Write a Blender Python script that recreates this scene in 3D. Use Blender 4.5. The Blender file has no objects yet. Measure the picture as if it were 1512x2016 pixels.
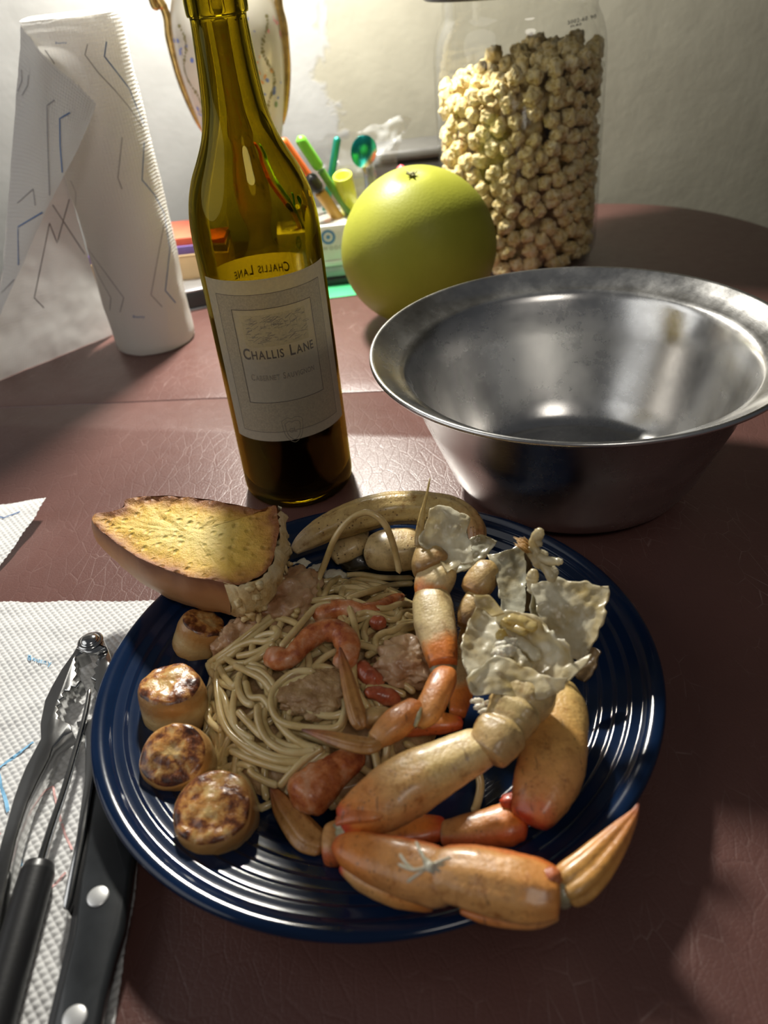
import bpy, math, random
import numpy as np
from mathutils import Vector, noise as mnoise

random.seed(7); rng = np.random.default_rng(7)
C = bpy.context.scene.collection
sc = bpy.context.scene
R_ = math.radians

# ------------------------------------------------------------------ camera
FPX, PITCH, ROLL, CAMH = 1605.42, 0.6076, -0.10996, 0.30484
_F = Vector((0, math.cos(PITCH), -math.sin(PITCH)))
_R0 = Vector((1, 0, 0)); _U0 = _R0.cross(_F)
_R = _R0*math.cos(ROLL) + _U0*math.sin(ROLL)
_U = -_R0*math.sin(ROLL) + _U0*math.cos(ROLL)
CAM = Vector((0, 0, CAMH))
cd = bpy.data.cameras.new('camera'); cam = bpy.data.objects.new('camera', cd); C.objects.link(cam)
from mathutils import Matrix
cam.matrix_world = Matrix(((_R.x, _U.x, -_F.x, 0), (_R.y, _U.y, -_F.y, 0), (_R.z, _U.z, -_F.z, CAMH), (0, 0, 0, 1)))
cd.sensor_fit = 'VERTICAL'; cd.sensor_height = 36; cd.lens = FPX/2016*36
cd.clip_start = 0.01
cd.dof.use_dof = True; cd.dof.focus_distance = 0.45; cd.dof.aperture_fstop = 9.0
sc.camera = cam

# ------------------------------------------------------------------ light
w = bpy.data.worlds.new('room'); sc.world = w; w.use_nodes = True
w.node_tree.nodes['Background'].inputs[0].default_value = (0.9, 0.93, 1.0, 1)
w.node_tree.nodes['Background'].inputs[1].default_value = 0.055
def lamp(name, kind, loc, energy, color, **kw):
    l = bpy.data.lights.new(name, kind); l.energy = energy; l.color = color
    for k, v in kw.items(): setattr(l, k, v)
    o = bpy.data.objects.new(name, l); o.location = loc; C.objects.link(o); return o
LAMP = (-0.100, 0.955, 0.515)
lamp('assumed_lamp_light', 'SPOT', LAMP, 46, (1.0, 0.965, 0.875), shadow_soft_size=0.035, spot_size=R_(146), spot_blend=0.12)   # assumed shaded lamp, unseen, inferred from the shadows: its light leaves downward
win = lamp('assumed_side_light', 'AREA', (-1.5, 0.15, 0.9), 8, (0.98, 0.98, 0.97), shape='ELLIPSE', size=1.7, size_y=1.5)  # assumed side source, inferred from the bowl's highlights; no window seen at left
win.rotation_euler = (Vector((0.1, 0.4, 0)) - Vector((-1.5, 0.15, 0.9))).to_track_quat('-Z', 'Y').to_euler()
front_fill = lamp('front_fill_light', 'AREA', (0.35, -0.9, 1.55), 4.5, (1.0, 0.93, 0.84), shape='DISK', size=0.5)  # added fill behind the camera, lifts the front shadows; no fixture seen there
front_fill.rotation_euler = (Vector((0, 0.4, 0)) - Vector((0.35, -0.9, 1.55))).to_track_quat('-Z', 'Y').to_euler()
sc.view_settings.view_transform = 'Standard'; sc.view_settings.look = 'None'
sc.view_settings.gamma = 1; sc.view_settings.use_curve_mapping = False
sc.view_settings.exposure = 0.0
sc.cycles.use_denoising = True
sc.cycles.max_bounces = 14; sc.cycles.transmission_bounces = 14; sc.cycles.transparent_max_bounces = 16
sc.cycles.glossy_bounces = 5; sc.cycles.diffuse_bounces = 4
sc.cycles.sample_clamp_indirect = 4.0; sc.cycles.blur_glossy = 0.5

# ------------------------------------------------------------------ helpers: photograph point -> place in the room
def ray(px, py): return _F + _R*((px-756)/FPX) + _U*((1008-py)/FPX)
def P(px, py, z=0.0):
    d = ray(px, py); return CAM + d*((z-CAMH)/d.z)
def PY(px, py, y):
    d = ray(px, py); return CAM + d*(y/d.y)
def pw(px_len, p):                               # photograph pixels -> metres at point p
    return px_len*((Vector(p)-CAM).dot(_F))/FPX

# ------------------------------------------------------------------ helpers: objects
ORG = {}
def _tag(o, label=None, cat=None, group=None, kind=None):
    if label: o['label'] = label
    if cat: o['category'] = cat
    if group: o['group'] = group
    if kind: o['kind'] = kind
    return o
def thing(name, loc, label, cat, group=None):
    o = bpy.data.objects.new(name, None); o.empty_display_size = 0.01; C.objects.link(o)
    o.location = loc; ORG[o.name] = Vector(loc)
    return _tag(o, label, cat, group)
def meshdata(name, V, Fc, smooth=True, attrs=None):
    me = bpy.data.meshes.new(name)
    V = np.asarray(V, dtype=float).reshape(-1, 3)
    me.from_pydata([tuple(v) for v in V], [], [tuple(int(i) for i in f) for f in Fc])
    if smooth: me.polygons.foreach_set('use_smooth', [True]*len(me.polygons))
    for k, arr in (attrs or {}).items():
        a = me.attributes.new(k, 'FLOAT_VECTOR', 'POINT'); a.data.foreach_set('vector', np.asarray(arr, dtype=float).ravel())
    me.validate(); me.update(); return me
def obj(name, VF, m, parent=None, smooth=True, org=None, label=None, kind=None, attrs=None):
    """one mesh object from world-space vertices; its origin is its parent's, or its own base when it stands alone"""
    V, Fc = VF[0], VF[1]
    if len(VF) > 2 and attrs is None: attrs = VF[2]
    V = np.asarray(V, dtype=float).reshape(-1, 3)
    if parent is not None: o0 = ORG[parent.name]
    elif org is not None: o0 = Vector(org)
    else: o0 = Vector(((V[:,0].min()+V[:,0].max())/2, (V[:,1].min()+V[:,1].max())/2, V[:,2].min()))
    me = meshdata(name, V-np.array(o0), Fc, smooth, attrs)
    o = bpy.data.objects.new(name, me); C.objects.link(o)
    if m is not None: me.materials.append(m)
    if parent is not None: o.parent = parent
    else: o.location = o0
    ORG[o.name] = Vector(o0)
    if label: o['label'] = label
    if kind: o['kind'] = kind
    return o
def sharp(o, ang=35):
    me = o.data
    me.set_sharp_from_angle(angle=R_(ang)); return o
def join(*vfs):
    V = []; Fc = []; n = 0; at = {}
    for vf in vfs:
        v = np.asarray(vf[0], dtype=float).reshape(-1, 3); V.append(v); Fc += [tuple(i+n for i in f) for f in vf[1]]; n += len(v)
    return np.concatenate(V), Fc
# ---- shape makers (return vertices, faces[, attributes])
def lathe(prof, n=64, c=(0, 0, 0), axis=None):
    """prof: list of (r, z); closed at r=0 ends"""
    V = []; Fc = []; rows = []
    for r, z in prof:
        if r < 1e-7: rows.append([len(V)]); V.append((0, 0, z))
        else:
            rows.append(list(range(len(V), len(V)+n)))
            V += [(r*math.cos(2*math.pi*k/n), r*math.sin(2*math.pi*k/n), z) for k in range(n)]
    for a, b in zip(rows, rows[1:]):
        for k in range(n):
            q = (k+1) % n
            if len(a) == 1 and len(b) == 1: continue
            if len(a) == 1: Fc.append((a[0], b[q], b[k]))
            elif len(b) == 1: Fc.append((a[k], a[q], b[0]))
            else: Fc.append((a[k], a[q], b[q], b[k]))
    V = np.array(V)
    if axis is not None:
        M = np.array(Vector((0, 0, 1)).rotation_difference(Vector(axis).normalized()).to_matrix()); V = V@M.T
    return V+np.array(c), Fc
def cr(pts, n):
    """Catmull-Rom resampling of control points (any dimension)"""
    p = np.asarray(pts, dtype=float); k = len(p)
    if k == 2: return p[0]+(p[1]-p[0])*np.linspace(0, 1, n)[:, None]
    e = np.concatenate([[2*p[0]-p[1]], p, [2*p[-1]-p[-2]]])
    out = []
    for u in np.linspace(0, k-1, n):
        i = min(int(u), k-2); t = u-i
        a, b, c, d = e[i], e[i+1], e[i+2], e[i+3]
        out.append(.5*(2*b+(c-a)*t+(2*a-5*b+4*c-d)*t*t+(3*b-a-3*c+d)*t**3))
    return np.array(out)
def tube(path, rad, n=8, flat=1.0, up=(0, 0, 1), caps=True, prof=None, round_ends=False):
    """sweep of an elliptic section; rad scalar or per point; flat = vertical / side ratio"""
    p = np.asarray(path, dtype=float); m = len(p)
    rad = np.broadcast_to(np.asarray(rad, dtype=float), (m,)).copy()
    T = np.gradient(p, axis=0); T /= np.linalg.norm(T, axis=1)[:, None]+1e-12
    R0 = rad.copy()
    if round_ends:
        L = np.concatenate([[0], np.cumsum(np.linalg.norm(np.diff(p, axis=0), axis=1))])
        for i in range(m):
            for s, r0 in ((L[i], R0[0]), (L[-1]-L[i], R0[-1])):
                r0 = max(r0*float(round_ends), 1e-6)
                if s < r0: rad[i] *= max(0.06, math.sqrt(max(0, 1-(1-s/r0)**2)))
    V = []; Fc = []; at = []
    upv = np.array(up, dtype=float); S = None
    for i in range(m):
        s = np.cross(T[i], upv); ln = np.linalg.norm(s)
        if ln < .15: s = S if S is not None else np.array((1., 0, 0))
        else: s = s/ln
        if S is not None and s@S < 0 and ln < .5: s = -s
        s = s-T[i]*(s@T[i]); s /= np.linalg.norm(s); S = s
        u = np.cross(s, T[i])
        for k in range(n):
            a = 2*math.pi*k/n; f = prof(a, i/(m-1)) if prof else 1.0
            ca, sa = math.cos(a), math.sin(a)
            V.append(p[i]+f*rad[i]*(ca*s+flat*sa*u)); at.append((i/(m-1), .5+.5*ca, .5+.5*sa))
    for i in range(m-1):
        for k in range(n):
            q = (k+1) % n; Fc.append((i*n+k, i*n+q, (i+1)*n+q, (i+1)*n+k))
    if caps: Fc.append(tuple(range(n-1, -1, -1))); Fc.append(tuple((m-1)*n+k for k in range(n)))
    return np.array(V), Fc, {'shell': at}
def sheet(ctrl, nu, nv, crinkle=0.0, cs=60.0, ragged=0.0, seed=0, thick=0.0):
    """ctrl: rows of control points -> smooth grid, optionally crinkled, with ragged edges and thickness"""
    ctrl = np.asarray([[tuple(q) for q in r] for r in ctrl], dtype=float)
    A = np.array([cr(r, nv) for r in ctrl])
    G = np.stack([cr(A[:, j], nu) for j in range(nv)], 1)
    du = np.gradient(G, axis=0); dv = np.gradient(G, axis=1); Nn = np.cross(du, dv); Nn /= np.linalg.norm(Nn, axis=2)[..., None]+1e-12
    if crinkle or ragged:
        for i in range(nu):
            for j in range(nv):
                q = Vector(G[i, j])*cs+Vector((seed*7.1, seed*3.3, seed))
                h = mnoise.fractal(q, .7, 2.1, 3)
                G[i, j] += Nn[i, j]*crinkle*h
                e = min(i, nu-1-i, j, nv-1-j)
                if ragged and e == 0:
                    cen = G[nu//2, nv//2]; d = G[i, j]-cen; d /= np.linalg.norm(d)+1e-9
                    G[i, j] += d*ragged*mnoise.noise(q*2.7)
    V = G.reshape(-1, 3); Fc = [(i*nv+j, (i+1)*nv+j, (i+1)*nv+j+1, i*nv+j+1) for i in range(nu-1) for j in range(nv-1)]
    uv = np.stack(np.meshgrid(np.linspace(0, 1, nu), np.linspace(0, 1, nv), indexing='ij')+[np.zeros((nu, nv))], -1).reshape(-1, 3)
    if thick:
        V2 = (G-Nn*thick).reshape(-1, 3); n0 = len(V)
        Fc += [tuple(n0+i for i in f[::-1]) for f in Fc]
        b = [i*nv for i in range(nu)]+[(nu-1)*nv+j for j in range(1, nv)]+[i*nv+nv-1 for i in range(nu-2, -1, -1)]+[j for j in range(nv-2, 0, -1)]
        for a, c in zip(b, b[1:]+b[:1]): Fc.append((c, a, n0+a, n0+c))
        V = np.concatenate([V, V2]); uv = np.concatenate([uv, uv])
    return V, Fc, {'shell': uv}
def ico(sub=3):
    import bmesh
    bm = bmesh.new(); bmesh.ops.create_icosphere(bm, subdivisions=sub, radius=1.0)
    V = np.array([v.co[:] for v in bm.verts]); Fc = [tuple(v.index for v in f.verts) for f in bm.faces]; bm.free(); return V, Fc
ICO = {s: ico(s) for s in (2, 3, 4, 5)}
def lump(c, r, amp=.15, fs=2.0, sub=4, seed=0, rot=None, flatbottom=None):
    V, Fc = ICO[sub]; V = V.copy(); U0 = V.copy()
    for i, v in enumerate(V):
        q = Vector(v)*fs+Vector((seed*5.7, seed*1.3, -seed*2.9)); V[i] = v*(1+amp*mnoise.fractal(q, .8, 2.1, 4))
    V = V*np.asarray(r if hasattr(r, '__len__') else (r, r, r))
    if rot is not None: V = V@np.array(rot.to_matrix()).T
    V = V+np.array(c)
    if flatbottom is not None: V[:, 2] = np.maximum(V[:, 2], flatbottom)
    return V, Fc, {'shell': U0*.5+.5}
def box(c, s, bev=.001, rz=0.0, n=2):
    """bevelled box: centre of base c, size s"""
    import bmesh
    bm = bmesh.new(); bmesh.ops.create_cube(bm, size=1.0)
    for v in bm.verts: v.co = Vector((v.co.x*s[0], v.co.y*s[1], (v.co.z+.5)*s[2]))
    if bev: bmesh.ops.bevel(bm, geom=bm.edges[:], offset=bev, segments=n, affect='EDGES', profile=.5)
    V = np.array([v.co[:] for v in bm.verts]); Fc = [tuple(v.index for v in f.verts) for f in bm.faces]; bm.free()
    cz, sz = math.cos(rz), math.sin(rz)
    V = np.stack([V[:, 0]*cz-V[:, 1]*sz, V[:, 0]*sz+V[:, 1]*cz, V[:, 2]], -1)+np.array(c)
    return V, Fc
def plate_ext(poly, z0, z1, bev=0.0):
    """extrude a polygon (xy points) between z0 and z1, top edge slightly bevelled"""
    p = np.asarray(poly, dtype=float)[:, :2]; n = len(p)
    if sum(p[i][0]*p[(i+1) % n][1]-p[(i+1) % n][0]*p[i][1] for i in range(n)) < 0: p = p[::-1]
    cen = p.mean(0); rings = [(p, z0)]
    if bev:
        e1 = np.roll(p, -1, 0)-p; e0 = p-np.roll(p, 1, 0)
        nn = np.stack([-(e0+e1)[:, 1], (e0+e1)[:, 0]], -1); nn /= np.linalg.norm(nn, axis=1)[:, None]+1e-12
        rings += [(p, z1-bev), (p+nn*bev*.4, z1-bev*.3), (p+nn*bev, z1)]
    else: rings.append((p, z1))
    V = np.concatenate([np.c_[q, np.full(n, z)] for q, z in rings]); Fc = []
    for k in range(len(rings)-1):
        for i in range(n):
            j = (i+1) % n; Fc.append((k*n+i, k*n+j, (k+1)*n+j, (k+1)*n+i))
    Fc.append(tuple(range(n-1, -1, -1))); Fc.append(tuple((len(rings)-1)*n+i for i in range(n)))
    return V, Fc
def ribbon(path, wdt, nrm, lift=0.0002):
    """flat printed line: path points, a normal per point"""
    p = np.asarray(path, dtype=float); nrm = np.asarray(nrm, dtype=float)
    if nrm.ndim == 1: nrm = np.broadcast_to(nrm, p.shape)
    T = np.gradient(p, axis=0); S = np.cross(T, nrm); S /= np.linalg.norm(S, axis=1)[:, None]+1e-12
    q = p+nrm*lift; V = np.concatenate([q-S*wdt/2, q+S*wdt/2]); n = len(p)
    return V, [(i, i+1, n+i+1, n+i) for i in range(n-1)]
def text2d(s, size, small=None):
    """flat glyph triangles (x, y), origin centred on x, baseline at 0; small: scale of all letters but each word's first"""
    def one(t, sz):
        cu = bpy.data.curves.new('glyphs', 'FONT'); cu.body = t; cu.size = sz; cu.resolution_u = 3; cu.offset = sz*.018
        o = bpy.data.objects.new('glyphs', cu); C.objects.link(o); dg = bpy.context.evaluated_depsgraph_get()
        ev = o.evaluated_get(dg); me = ev.to_mesh()
        V = np.array([v.co[:] for v in me.vertices]).reshape(-1, 3); Fc = [tuple(f.vertices) for f in me.polygons]
        ev.to_mesh_clear(); bpy.data.objects.remove(o); bpy.data.curves.remove(cu); return V, Fc
    parts = []; x = 0.0; first = True
    for ch in s:
        if ch == ' ': x += size*.42; first = True; continue
        sz = size if (first or small is None) else size*small
        V, Fc = one(ch, sz); 
        if len(V): wd = V[:, 0].max()-V[:, 0].min(); V[:, 0] += x-V[:, 0].min(); parts.append((V, Fc)); x += wd+size*.11
        first = False
    V, Fc = join(*parts); V[:, 0] -= x/2; return V, Fc

# ------------------------------------------------------------------ helpers: materials
def new_mat(name):
    m = bpy.data.materials.new(name); m.use_nodes = True; nt = m.node_tree
    return m, nt, nt.nodes['Principled BSDF'], nt.nodes['Material Output']
def nd(nt, t, ins=None, **kw):
    n = nt.nodes.new(t)
    for k, v in kw.items(): setattr(n, k, v)
    for k, v in (ins or {}).items():
        s = n.inputs[k]
        if hasattr(v, 'node') or hasattr(v, 'is_linked'): nt.links.new(v, s)
        else: s.default_value = v
    return n
def c4(c): return (c[0], c[1], c[2], 1.0)
def ramp(nt, fac, stops):
    r = nd(nt, 'ShaderNodeValToRGB', {'Fac': fac}); e = r.color_ramp.elements
    while len(e) < len(stops): e.new(.5)
    for el, (p, c) in zip(e, stops): el.position = p; el.color = c4(c) if hasattr(c, '__len__') else (c, c, c, 1)
    return r.outputs['Color']
def mixc(nt, fac, a, b, mode='MIX'):
    n = nd(nt, 'ShaderNodeMix', data_type='RGBA', blend_type=mode)
    for i, v in ((0, fac), (6, a), (7, b)):
        if hasattr(v, 'is_linked'): nt.links.new(v, n.inputs[i])
        elif i == 0: n.inputs[0].default_value = v
        else: n.inputs[i].default_value = c4(v)
    return n.outputs[2]
def noise_(nt, co, scale, detail=4, rough=.55, dist=0.0):
    return nd(nt, 'ShaderNodeTexNoise', {'Vector': co, 'Scale': scale, 'Detail': detail, 'Roughness': rough, 'Distortion': dist}).outputs['Fac']
def bump(nt, b, h, strength=.3, dist=.001):
    n = nd(nt, 'ShaderNodeBump', {'Height': h, 'Strength': strength, 'Distance': dist}); nt.links.new(n.outputs[0], b.inputs['Normal']); return n
def setp(b, **kw):
    for k, v in kw.items():
        k = k.replace('_', ' ')
        b.inputs[k].default_value = c4(v) if hasattr(v, '__len__') and len(v) == 3 and 'Radius' not in k else v
def simple(name, col, rough=.5, metal=0.0, vary=.12, vs=40, bs=0, bst=.2, bd=.0005, coat=0, **kw):
    """plain coloured material with noise in colour and, when bs is set, a fine relief"""
    m, nt, b, o = new_mat(name); co = nd(nt, 'ShaderNodeTexCoord').outputs['Object']
    n = noise_(nt, co, vs)
    col2 = tuple(min(1, x*(1-vary)) for x in col); col3 = tuple(min(1, x*(1+vary)) for x in col)
    nt.links.new(ramp(nt, n, [(.3, col2), (.7, col3)]), b.inputs['Base Color'])
    setp(b, Roughness=rough, Metallic=metal, Coat_Weight=coat, **kw)
    if bs: bump(nt, b, noise_(nt, co, bs, 6), bst, bd)
    return m

# ================================================================== large structure
def wall_mat():
    m, nt, b, o = new_mat('old_plaster'); co = nd(nt, 'ShaderNodeTexCoord').outputs['Object']
    sx = nd(nt, 'ShaderNodeSeparateXYZ', {0: co}).outputs
    n1 = noise_(nt, co, 5, 5, .6, .4)
    a = nd(nt, 'ShaderNodeMath', {0: n1, 1: .36}, operation='MULTIPLY').outputs[0]
    a = nd(nt, 'ShaderNodeMath', {0: sx['X'], 1: a}, operation='ADD').outputs[0]
    a = nd(nt, 'ShaderNodeMath', {0: a, 1: -.035}, operation='ADD').outputs[0]
    patch = nd(nt, 'ShaderNodeMapRange', {'Value': a, 1: .135, 2: .147}).outputs[0]       # bare yellowed plaster beyond the white paper
    n2 = noise_(nt, co, 9, 6, .6)
    white = ramp(nt, n2, [(.3, (.205, .204, .196)), (.7, (.245, .245, .238))])
    bare = ramp(nt, n2, [(.3, (.19, .178, .138)), (.7, (.23, .218, .172))])
    nt.links.new(mixc(nt, patch, white, bare), b.inputs['Base Color'])
    setp(b, Roughness=.75, Specular_IOR_Level=.25)
    v = nd(nt, 'ShaderNodeTexVoronoi', {'Vector': co, 'Scale': 7}, feature='DISTANCE_TO_EDGE').outputs['Distance']
    crk = nd(nt, 'ShaderNodeMapRange', {'Value': v, 1: 0, 2: .02}).outputs[0]
    h = nd(nt, 'ShaderNodeMath', {0: noise_(nt, co, 13, 6, .6), 1: nd(nt, 'ShaderNodeMath', {0: patch, 1: -.25}, operation='MULTIPLY').outputs[0]}, operation='ADD').outputs[0]
    h = nd(nt, 'ShaderNodeMath', {0: h, 1: nd(nt, 'ShaderNodeMath', {0: crk, 1: .02}, operation='MULTIPLY').outputs[0]}, operation='ADD').outputs[0]
    bump(nt, b, h, .30, .007); return m
WALL_Y = 1.165
def struct(name, VF, m):
    o = obj(name, VF, m, smooth=False); o['kind'] = 'structure'; return o
struct('wall_back', box((0, WALL_Y+.05, -.75), (7.0, .1, 2.6), 0), wall_mat())
struct('floor', box((0, -.35, -.80), (7.0, 3.1, .05), 0), simple('floor_boards', (.16, .10, .06), .5))

# ---- the table: two leaves with a seam across, wrapped in burgundy vinyl
def vinyl():
    m, nt, b, o = new_mat('burgundy_vinyl'); co = nd(nt, 'ShaderNodeTexCoord').outputs['Object']
    n = noise_(nt, co, 6, 5, .6); n3 = noise_(nt, co, 90, 3)
    base = ramp(nt, n, [(.3, (.098, .042, .035)), (.7, (.135, .060, .050))])
    v = nd(nt, 'ShaderNodeTexVoronoi', {'Vector': co, 'Scale': 420}, feature='DISTANCE_TO_EDGE').outputs['Distance']
    v2 = nd(nt, 'ShaderNodeTexVoronoi', {'Vector': nd(nt, 'ShaderNodeMapping', {'Vector': co, 'Scale': (1, .42, 1), 'Rotation': (0, 0, .5)}).outputs[0], 'Scale': 120, 'Randomness': 1.0}, feature='DISTANCE_TO_EDGE').outputs['Distance']
    wear = ramp(nt, noise_(nt, co, 14, 4, .7), [(.5, 0.0), (.62, 1.0)])
    cr2 = nd(nt, 'ShaderNodeMapRange', {'Value': v2, 1: 0.0, 2: .016, 3: 1.0, 4: 0.0}).outputs[0]
    scr = nd(nt, 'ShaderNodeMath', {0: cr2, 1: wear}, operation='MULTIPLY').outputs[0]
    scr = nd(nt, 'ShaderNodeMath', {0: scr, 1: .45}, operation='MULTIPLY').outputs[0]
    nt.links.new(mixc(nt, scr, base, (.42, .31, .28)), b.inputs['Base Color'])
    rr = nd(nt, 'ShaderNodeMapRange', {'Value': n3, 3: .33, 4: .5}).outputs[0]; nt.links.new(rr, b.inputs['Roughness'])
    setp(b, Specular_IOR_Level=.55, Coat_Weight=.22, Coat_Roughness=.3)
    h1 = nd(nt, 'ShaderNodeMapRange', {'Value': v, 1: 0, 2: .12}).outputs[0]
    h2 = nd(nt, 'ShaderNodeMapRange', {'Value': v2, 1: 0, 2: .05}).outputs[0]
    h = nd(nt, 'ShaderNodeMath', {0: h1, 1: nd(nt, 'ShaderNodeMath', {0: h2, 1: 1.6}, operation='MULTIPLY').outputs[0]}, operation='ADD').outputs[0]
    bump(nt, b, h, .22, .0003); return m
VINYL = vinyl()
TB = thing('dining_table', (0, .4, -.75), 'burgundy vinyl covered dining table with a seam between its leaves', 'table')
def table_outline(n=160, a=.50, b=.71, e=4.5, cy=.40):
    t = np.linspace(0, 2*math.pi, n, endpoint=False); c, s = np.cos(t), np.sin(t)
    return np.stack([a*np.sign(c)*abs(c)**(2/e), cy+b*np.sign(s)*abs(s)**(2/e)], -1)
SEAM = (P(700, 772).y, P(770, 769).y)
def leaf(keep):
    ang = math.atan2(SEAM[1]-SEAM[0], P(770, 769).x-P(700, 772).x); y0 = SEAM[0]-P(700, 772).x*math.tan(ang)
    f = lambda q: (q[1]-(y0+q[0]*math.tan(ang)))*keep-.0003
    p = table_outline(); out = []
    for i in range(len(p)):
        q, r = p[i], p[(i+1) % len(p)]; fq, fr = f(q), f(r)
        if fq > 0: out.append(q)
        if fq*fr < 0: out.append(q+(r-q)*fq/(fq-fr))
    return plate_ext(out, -.035, 0.0, .0012)
for k in (1, -1): sharp(obj('tabletop_leaf', leaf(k), VINYL, TB), 50)
WOODD = simple('dark_table_wood', (.06, .03, .02), .4)
obj('apron', plate_ext(table_outline(80, .42, .60), -.11, -.036), WOODD, TB, smooth=False)
for sx in (-.34, .34):
    for sy in (-.10, .90): obj('leg', lathe([(0, -.75), (.022, -.75), (.027, -.6), (.034, -.2), (.034, -.1105), (0, -.1105)], 20, (sx, sy, 0)), WOODD, TB)

# ================================================================== plate
def glaze():
    m, nt, b, o = new_mat('cobalt_glaze'); co = nd(nt, 'ShaderNodeTexCoord').outputs['Object']
    nt.links.new(ramp(nt, noise_(nt, co, 30), [(.3, (.0035, .012, .037)), (.7, (.005, .016, .050))]), b.inputs['Base Color'])
    setp(b, Roughness=.10, Specular_IOR_Level=.42)
    bump(nt, b, noise_(nt, co, 60, 2), .05, .001); return m
PLC = (-.0128, .2784)
def plate_profile():
    pr = [(0, .0072)]
    for r in np.linspace(.008, .072, 20): pr.append((r, .0072))
    for k in range(5): r0 = .0726+k*.0021; pr += [(r0, .0072), (r0+.0007, .00724), (r0+.0014, .0072)]
    pr += [(.0838, .0074), (.088, .0092), (.0915, .0125)]
    for k in range(5):
        r0 = .0935+k*.0062; f = lambda r: .0135+(r-.0935)*.345
        pr += [(r0, f(r0)), (r0+.0004, f(r0)+.00008), (r0+.0022, f(r0)+.00042), (r0+.0042, f(r0)+.00078), (r0+.0047, f(r0)+.00094), (r0+.0055, f(r0)+.0016), (r0+.0059, f(r0)+.00195)]
    pr += [(.1262, .0252), (.1288, .0262), (.1310, .0262), (.1322, .0253), (.1325, .0243), (.1318, .0232), (.1300, .0222)]
    pr += [(.115, .0165), (.094, .0078), (.088, .0045), (.080, .0028), (.0775, .0002), (.0735, .0002), (.071, .0024), (0, .0024)]
    return pr[::-1]
dp = obj('dinner_plate', lathe(plate_profile(), 220, (PLC[0], PLC[1], 0)), glaze())
_tag(dp, 'dark blue glazed dinner plate with concentric rings holding the seafood', 'plate')

# ================================================================== wine bottle
BX, BY, BR = -.0562, .4886, .0373
def glass(name, col, rough=0.0, ior=1.5):
    m, nt, b, o = new_mat(name); nt.nodes.remove(b)
    g = nd(nt, 'ShaderNodeBsdfGlass', {'Color': c4(col), 'Roughness': rough, 'IOR': ior}); nt.links.new(g.outputs[0], o.inputs[0]); return m
BT = thing('wine_bottle', (BX, BY, 0), 'olive green glass wine bottle with a pale label, opened and half empty', 'bottle')
out_prof = [(0, .012), (.012, .011), (.024, .006), (.030, .0008), (.0335, .0003), (.0362, .003), (.0373, .008), (.0373, .02), (.0373, .06), (.0373, .11), (.0373, .15), (.0373, .163), (.0373, .173), (.0366, .184), (.0345, .195), (.0308, .2055), (.0255, .2155), (.0208, .2255), (.0178, .2365),
            (.0163, .250), (.0150, .270), (.0145, .2815), (.0156, .2825), (.0160, .286), (.0160, .2985), (.0150, .3005), (.0125, .3008)]
in_prof = [(.0095, .2985), (.0095, .280), (.0100, .26), (.0112, .245), (.0128, .2345), (.0162, .2245), (.0212, .2135), (.0265, .2035), (.0308, .193), (.0330, .183), (.0338, .172), (.0338, .162), (.0338, .15), (.0338, .11), (.0338, .06), (.0338, .025), (.0338, .015), (.0322, .0065), (.029, .005), (.022, .011), (.012, .0155), (0, .0165)]
obj('glass_body', lathe(cr(out_prof, 90).tolist()[:-1]+[(.0125, .3008), (.0105, .3002)]+cr(in_prof, 70).tolist(), 96, (BX, BY, 0)), glass('olive_glass', (.65, .585, .20)), BT, label='olive green glass body')
WL = .110
wine = [(0, .0168), (.012, .0158), (.022, .0113), (.029, .0053), (.0321, .0068), (.0337, .012), (.0337, WL+.0012), (.0331, WL), (0, WL)]
m, nt, b, o = new_mat('red_wine'); setp(b, Base_Color=(.25, .02, .012), Roughness=.02, IOR=1.34, Transmission_Weight=.0, Specular_IOR_Level=.5)
setp(b, Base_Color=(.018, .004, .004)); obj('wine', lathe(wine, 64, (BX, BY, 0)), m, BT, label='dark red wine left in the bottle')
PH0 = math.atan2(-BY, -BX)+R_(2)
def oncyl(s, z, r): a = PH0+s/BR; return (BX+r*math.cos(a), BY+r*math.sin(a), z)
def cylpatch(s0, s1, z0, z1, r, n=40, nz=6):
    V = [oncyl(s0+(s1-s0)*i/n, z0+(z1-z0)*j/nz, r) for j in range(nz+1) for i in range(n+1)]
    return np.array(V), [(j*(n+1)+i, j*(n+1)+i+1, (j+1)*(n+1)+i+1, (j+1)*(n+1)+i) for j in range(nz) for i in range(n)]
def paper_mat(name, col, trans=.35, vs=300, vary=.05, rough=.7, bd=.0003):
    m, nt, b, o = new_mat(name); co = nd(nt, 'ShaderNodeTexCoord').outputs['Object']
    n = noise_(nt, co, vs, 3); cc = ramp(nt, n, [(.3, tuple(x*(1-vary) for x in col)), (.7, tuple(min(1, x*(1+vary)) for x in col))])
    nt.links.new(cc, b.inputs['Base Color']); setp(b, Roughness=rough, Specular_IOR_Level=.2)
    t = nd(nt, 'ShaderNodeBsdfTranslucent', {'Color': cc}); mx = nd(nt, 'ShaderNodeMixShader', {0: trans, 1: b.outputs[0], 2: t.outputs[0]})
    nt.links.new(mx.outputs[0], o.inputs[0])
    if bd: bump(nt, b, n, .3, bd)
    return m
LBL = paper_mat('label_paper', (.84, .78, .62), .6, 500)
LBG = paper_mat('label_paper_grey', (.66, .61, .48), .6, 900, .13)
INK = simple('label_ink', (.10, .085, .07), .6); INKP = simple('label_ink_pale', (.25, .22, .17), .6)
LT, LB = .1573, .0537; r1, r2, r3 = BR+.00012, BR+.00020, BR+.00028
lab = obj('label', cylpatch(-.0425, .0425, LB, LT, r1, 60, 8), LBL, BT, label='pale paper label with printed frames and text')
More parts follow.
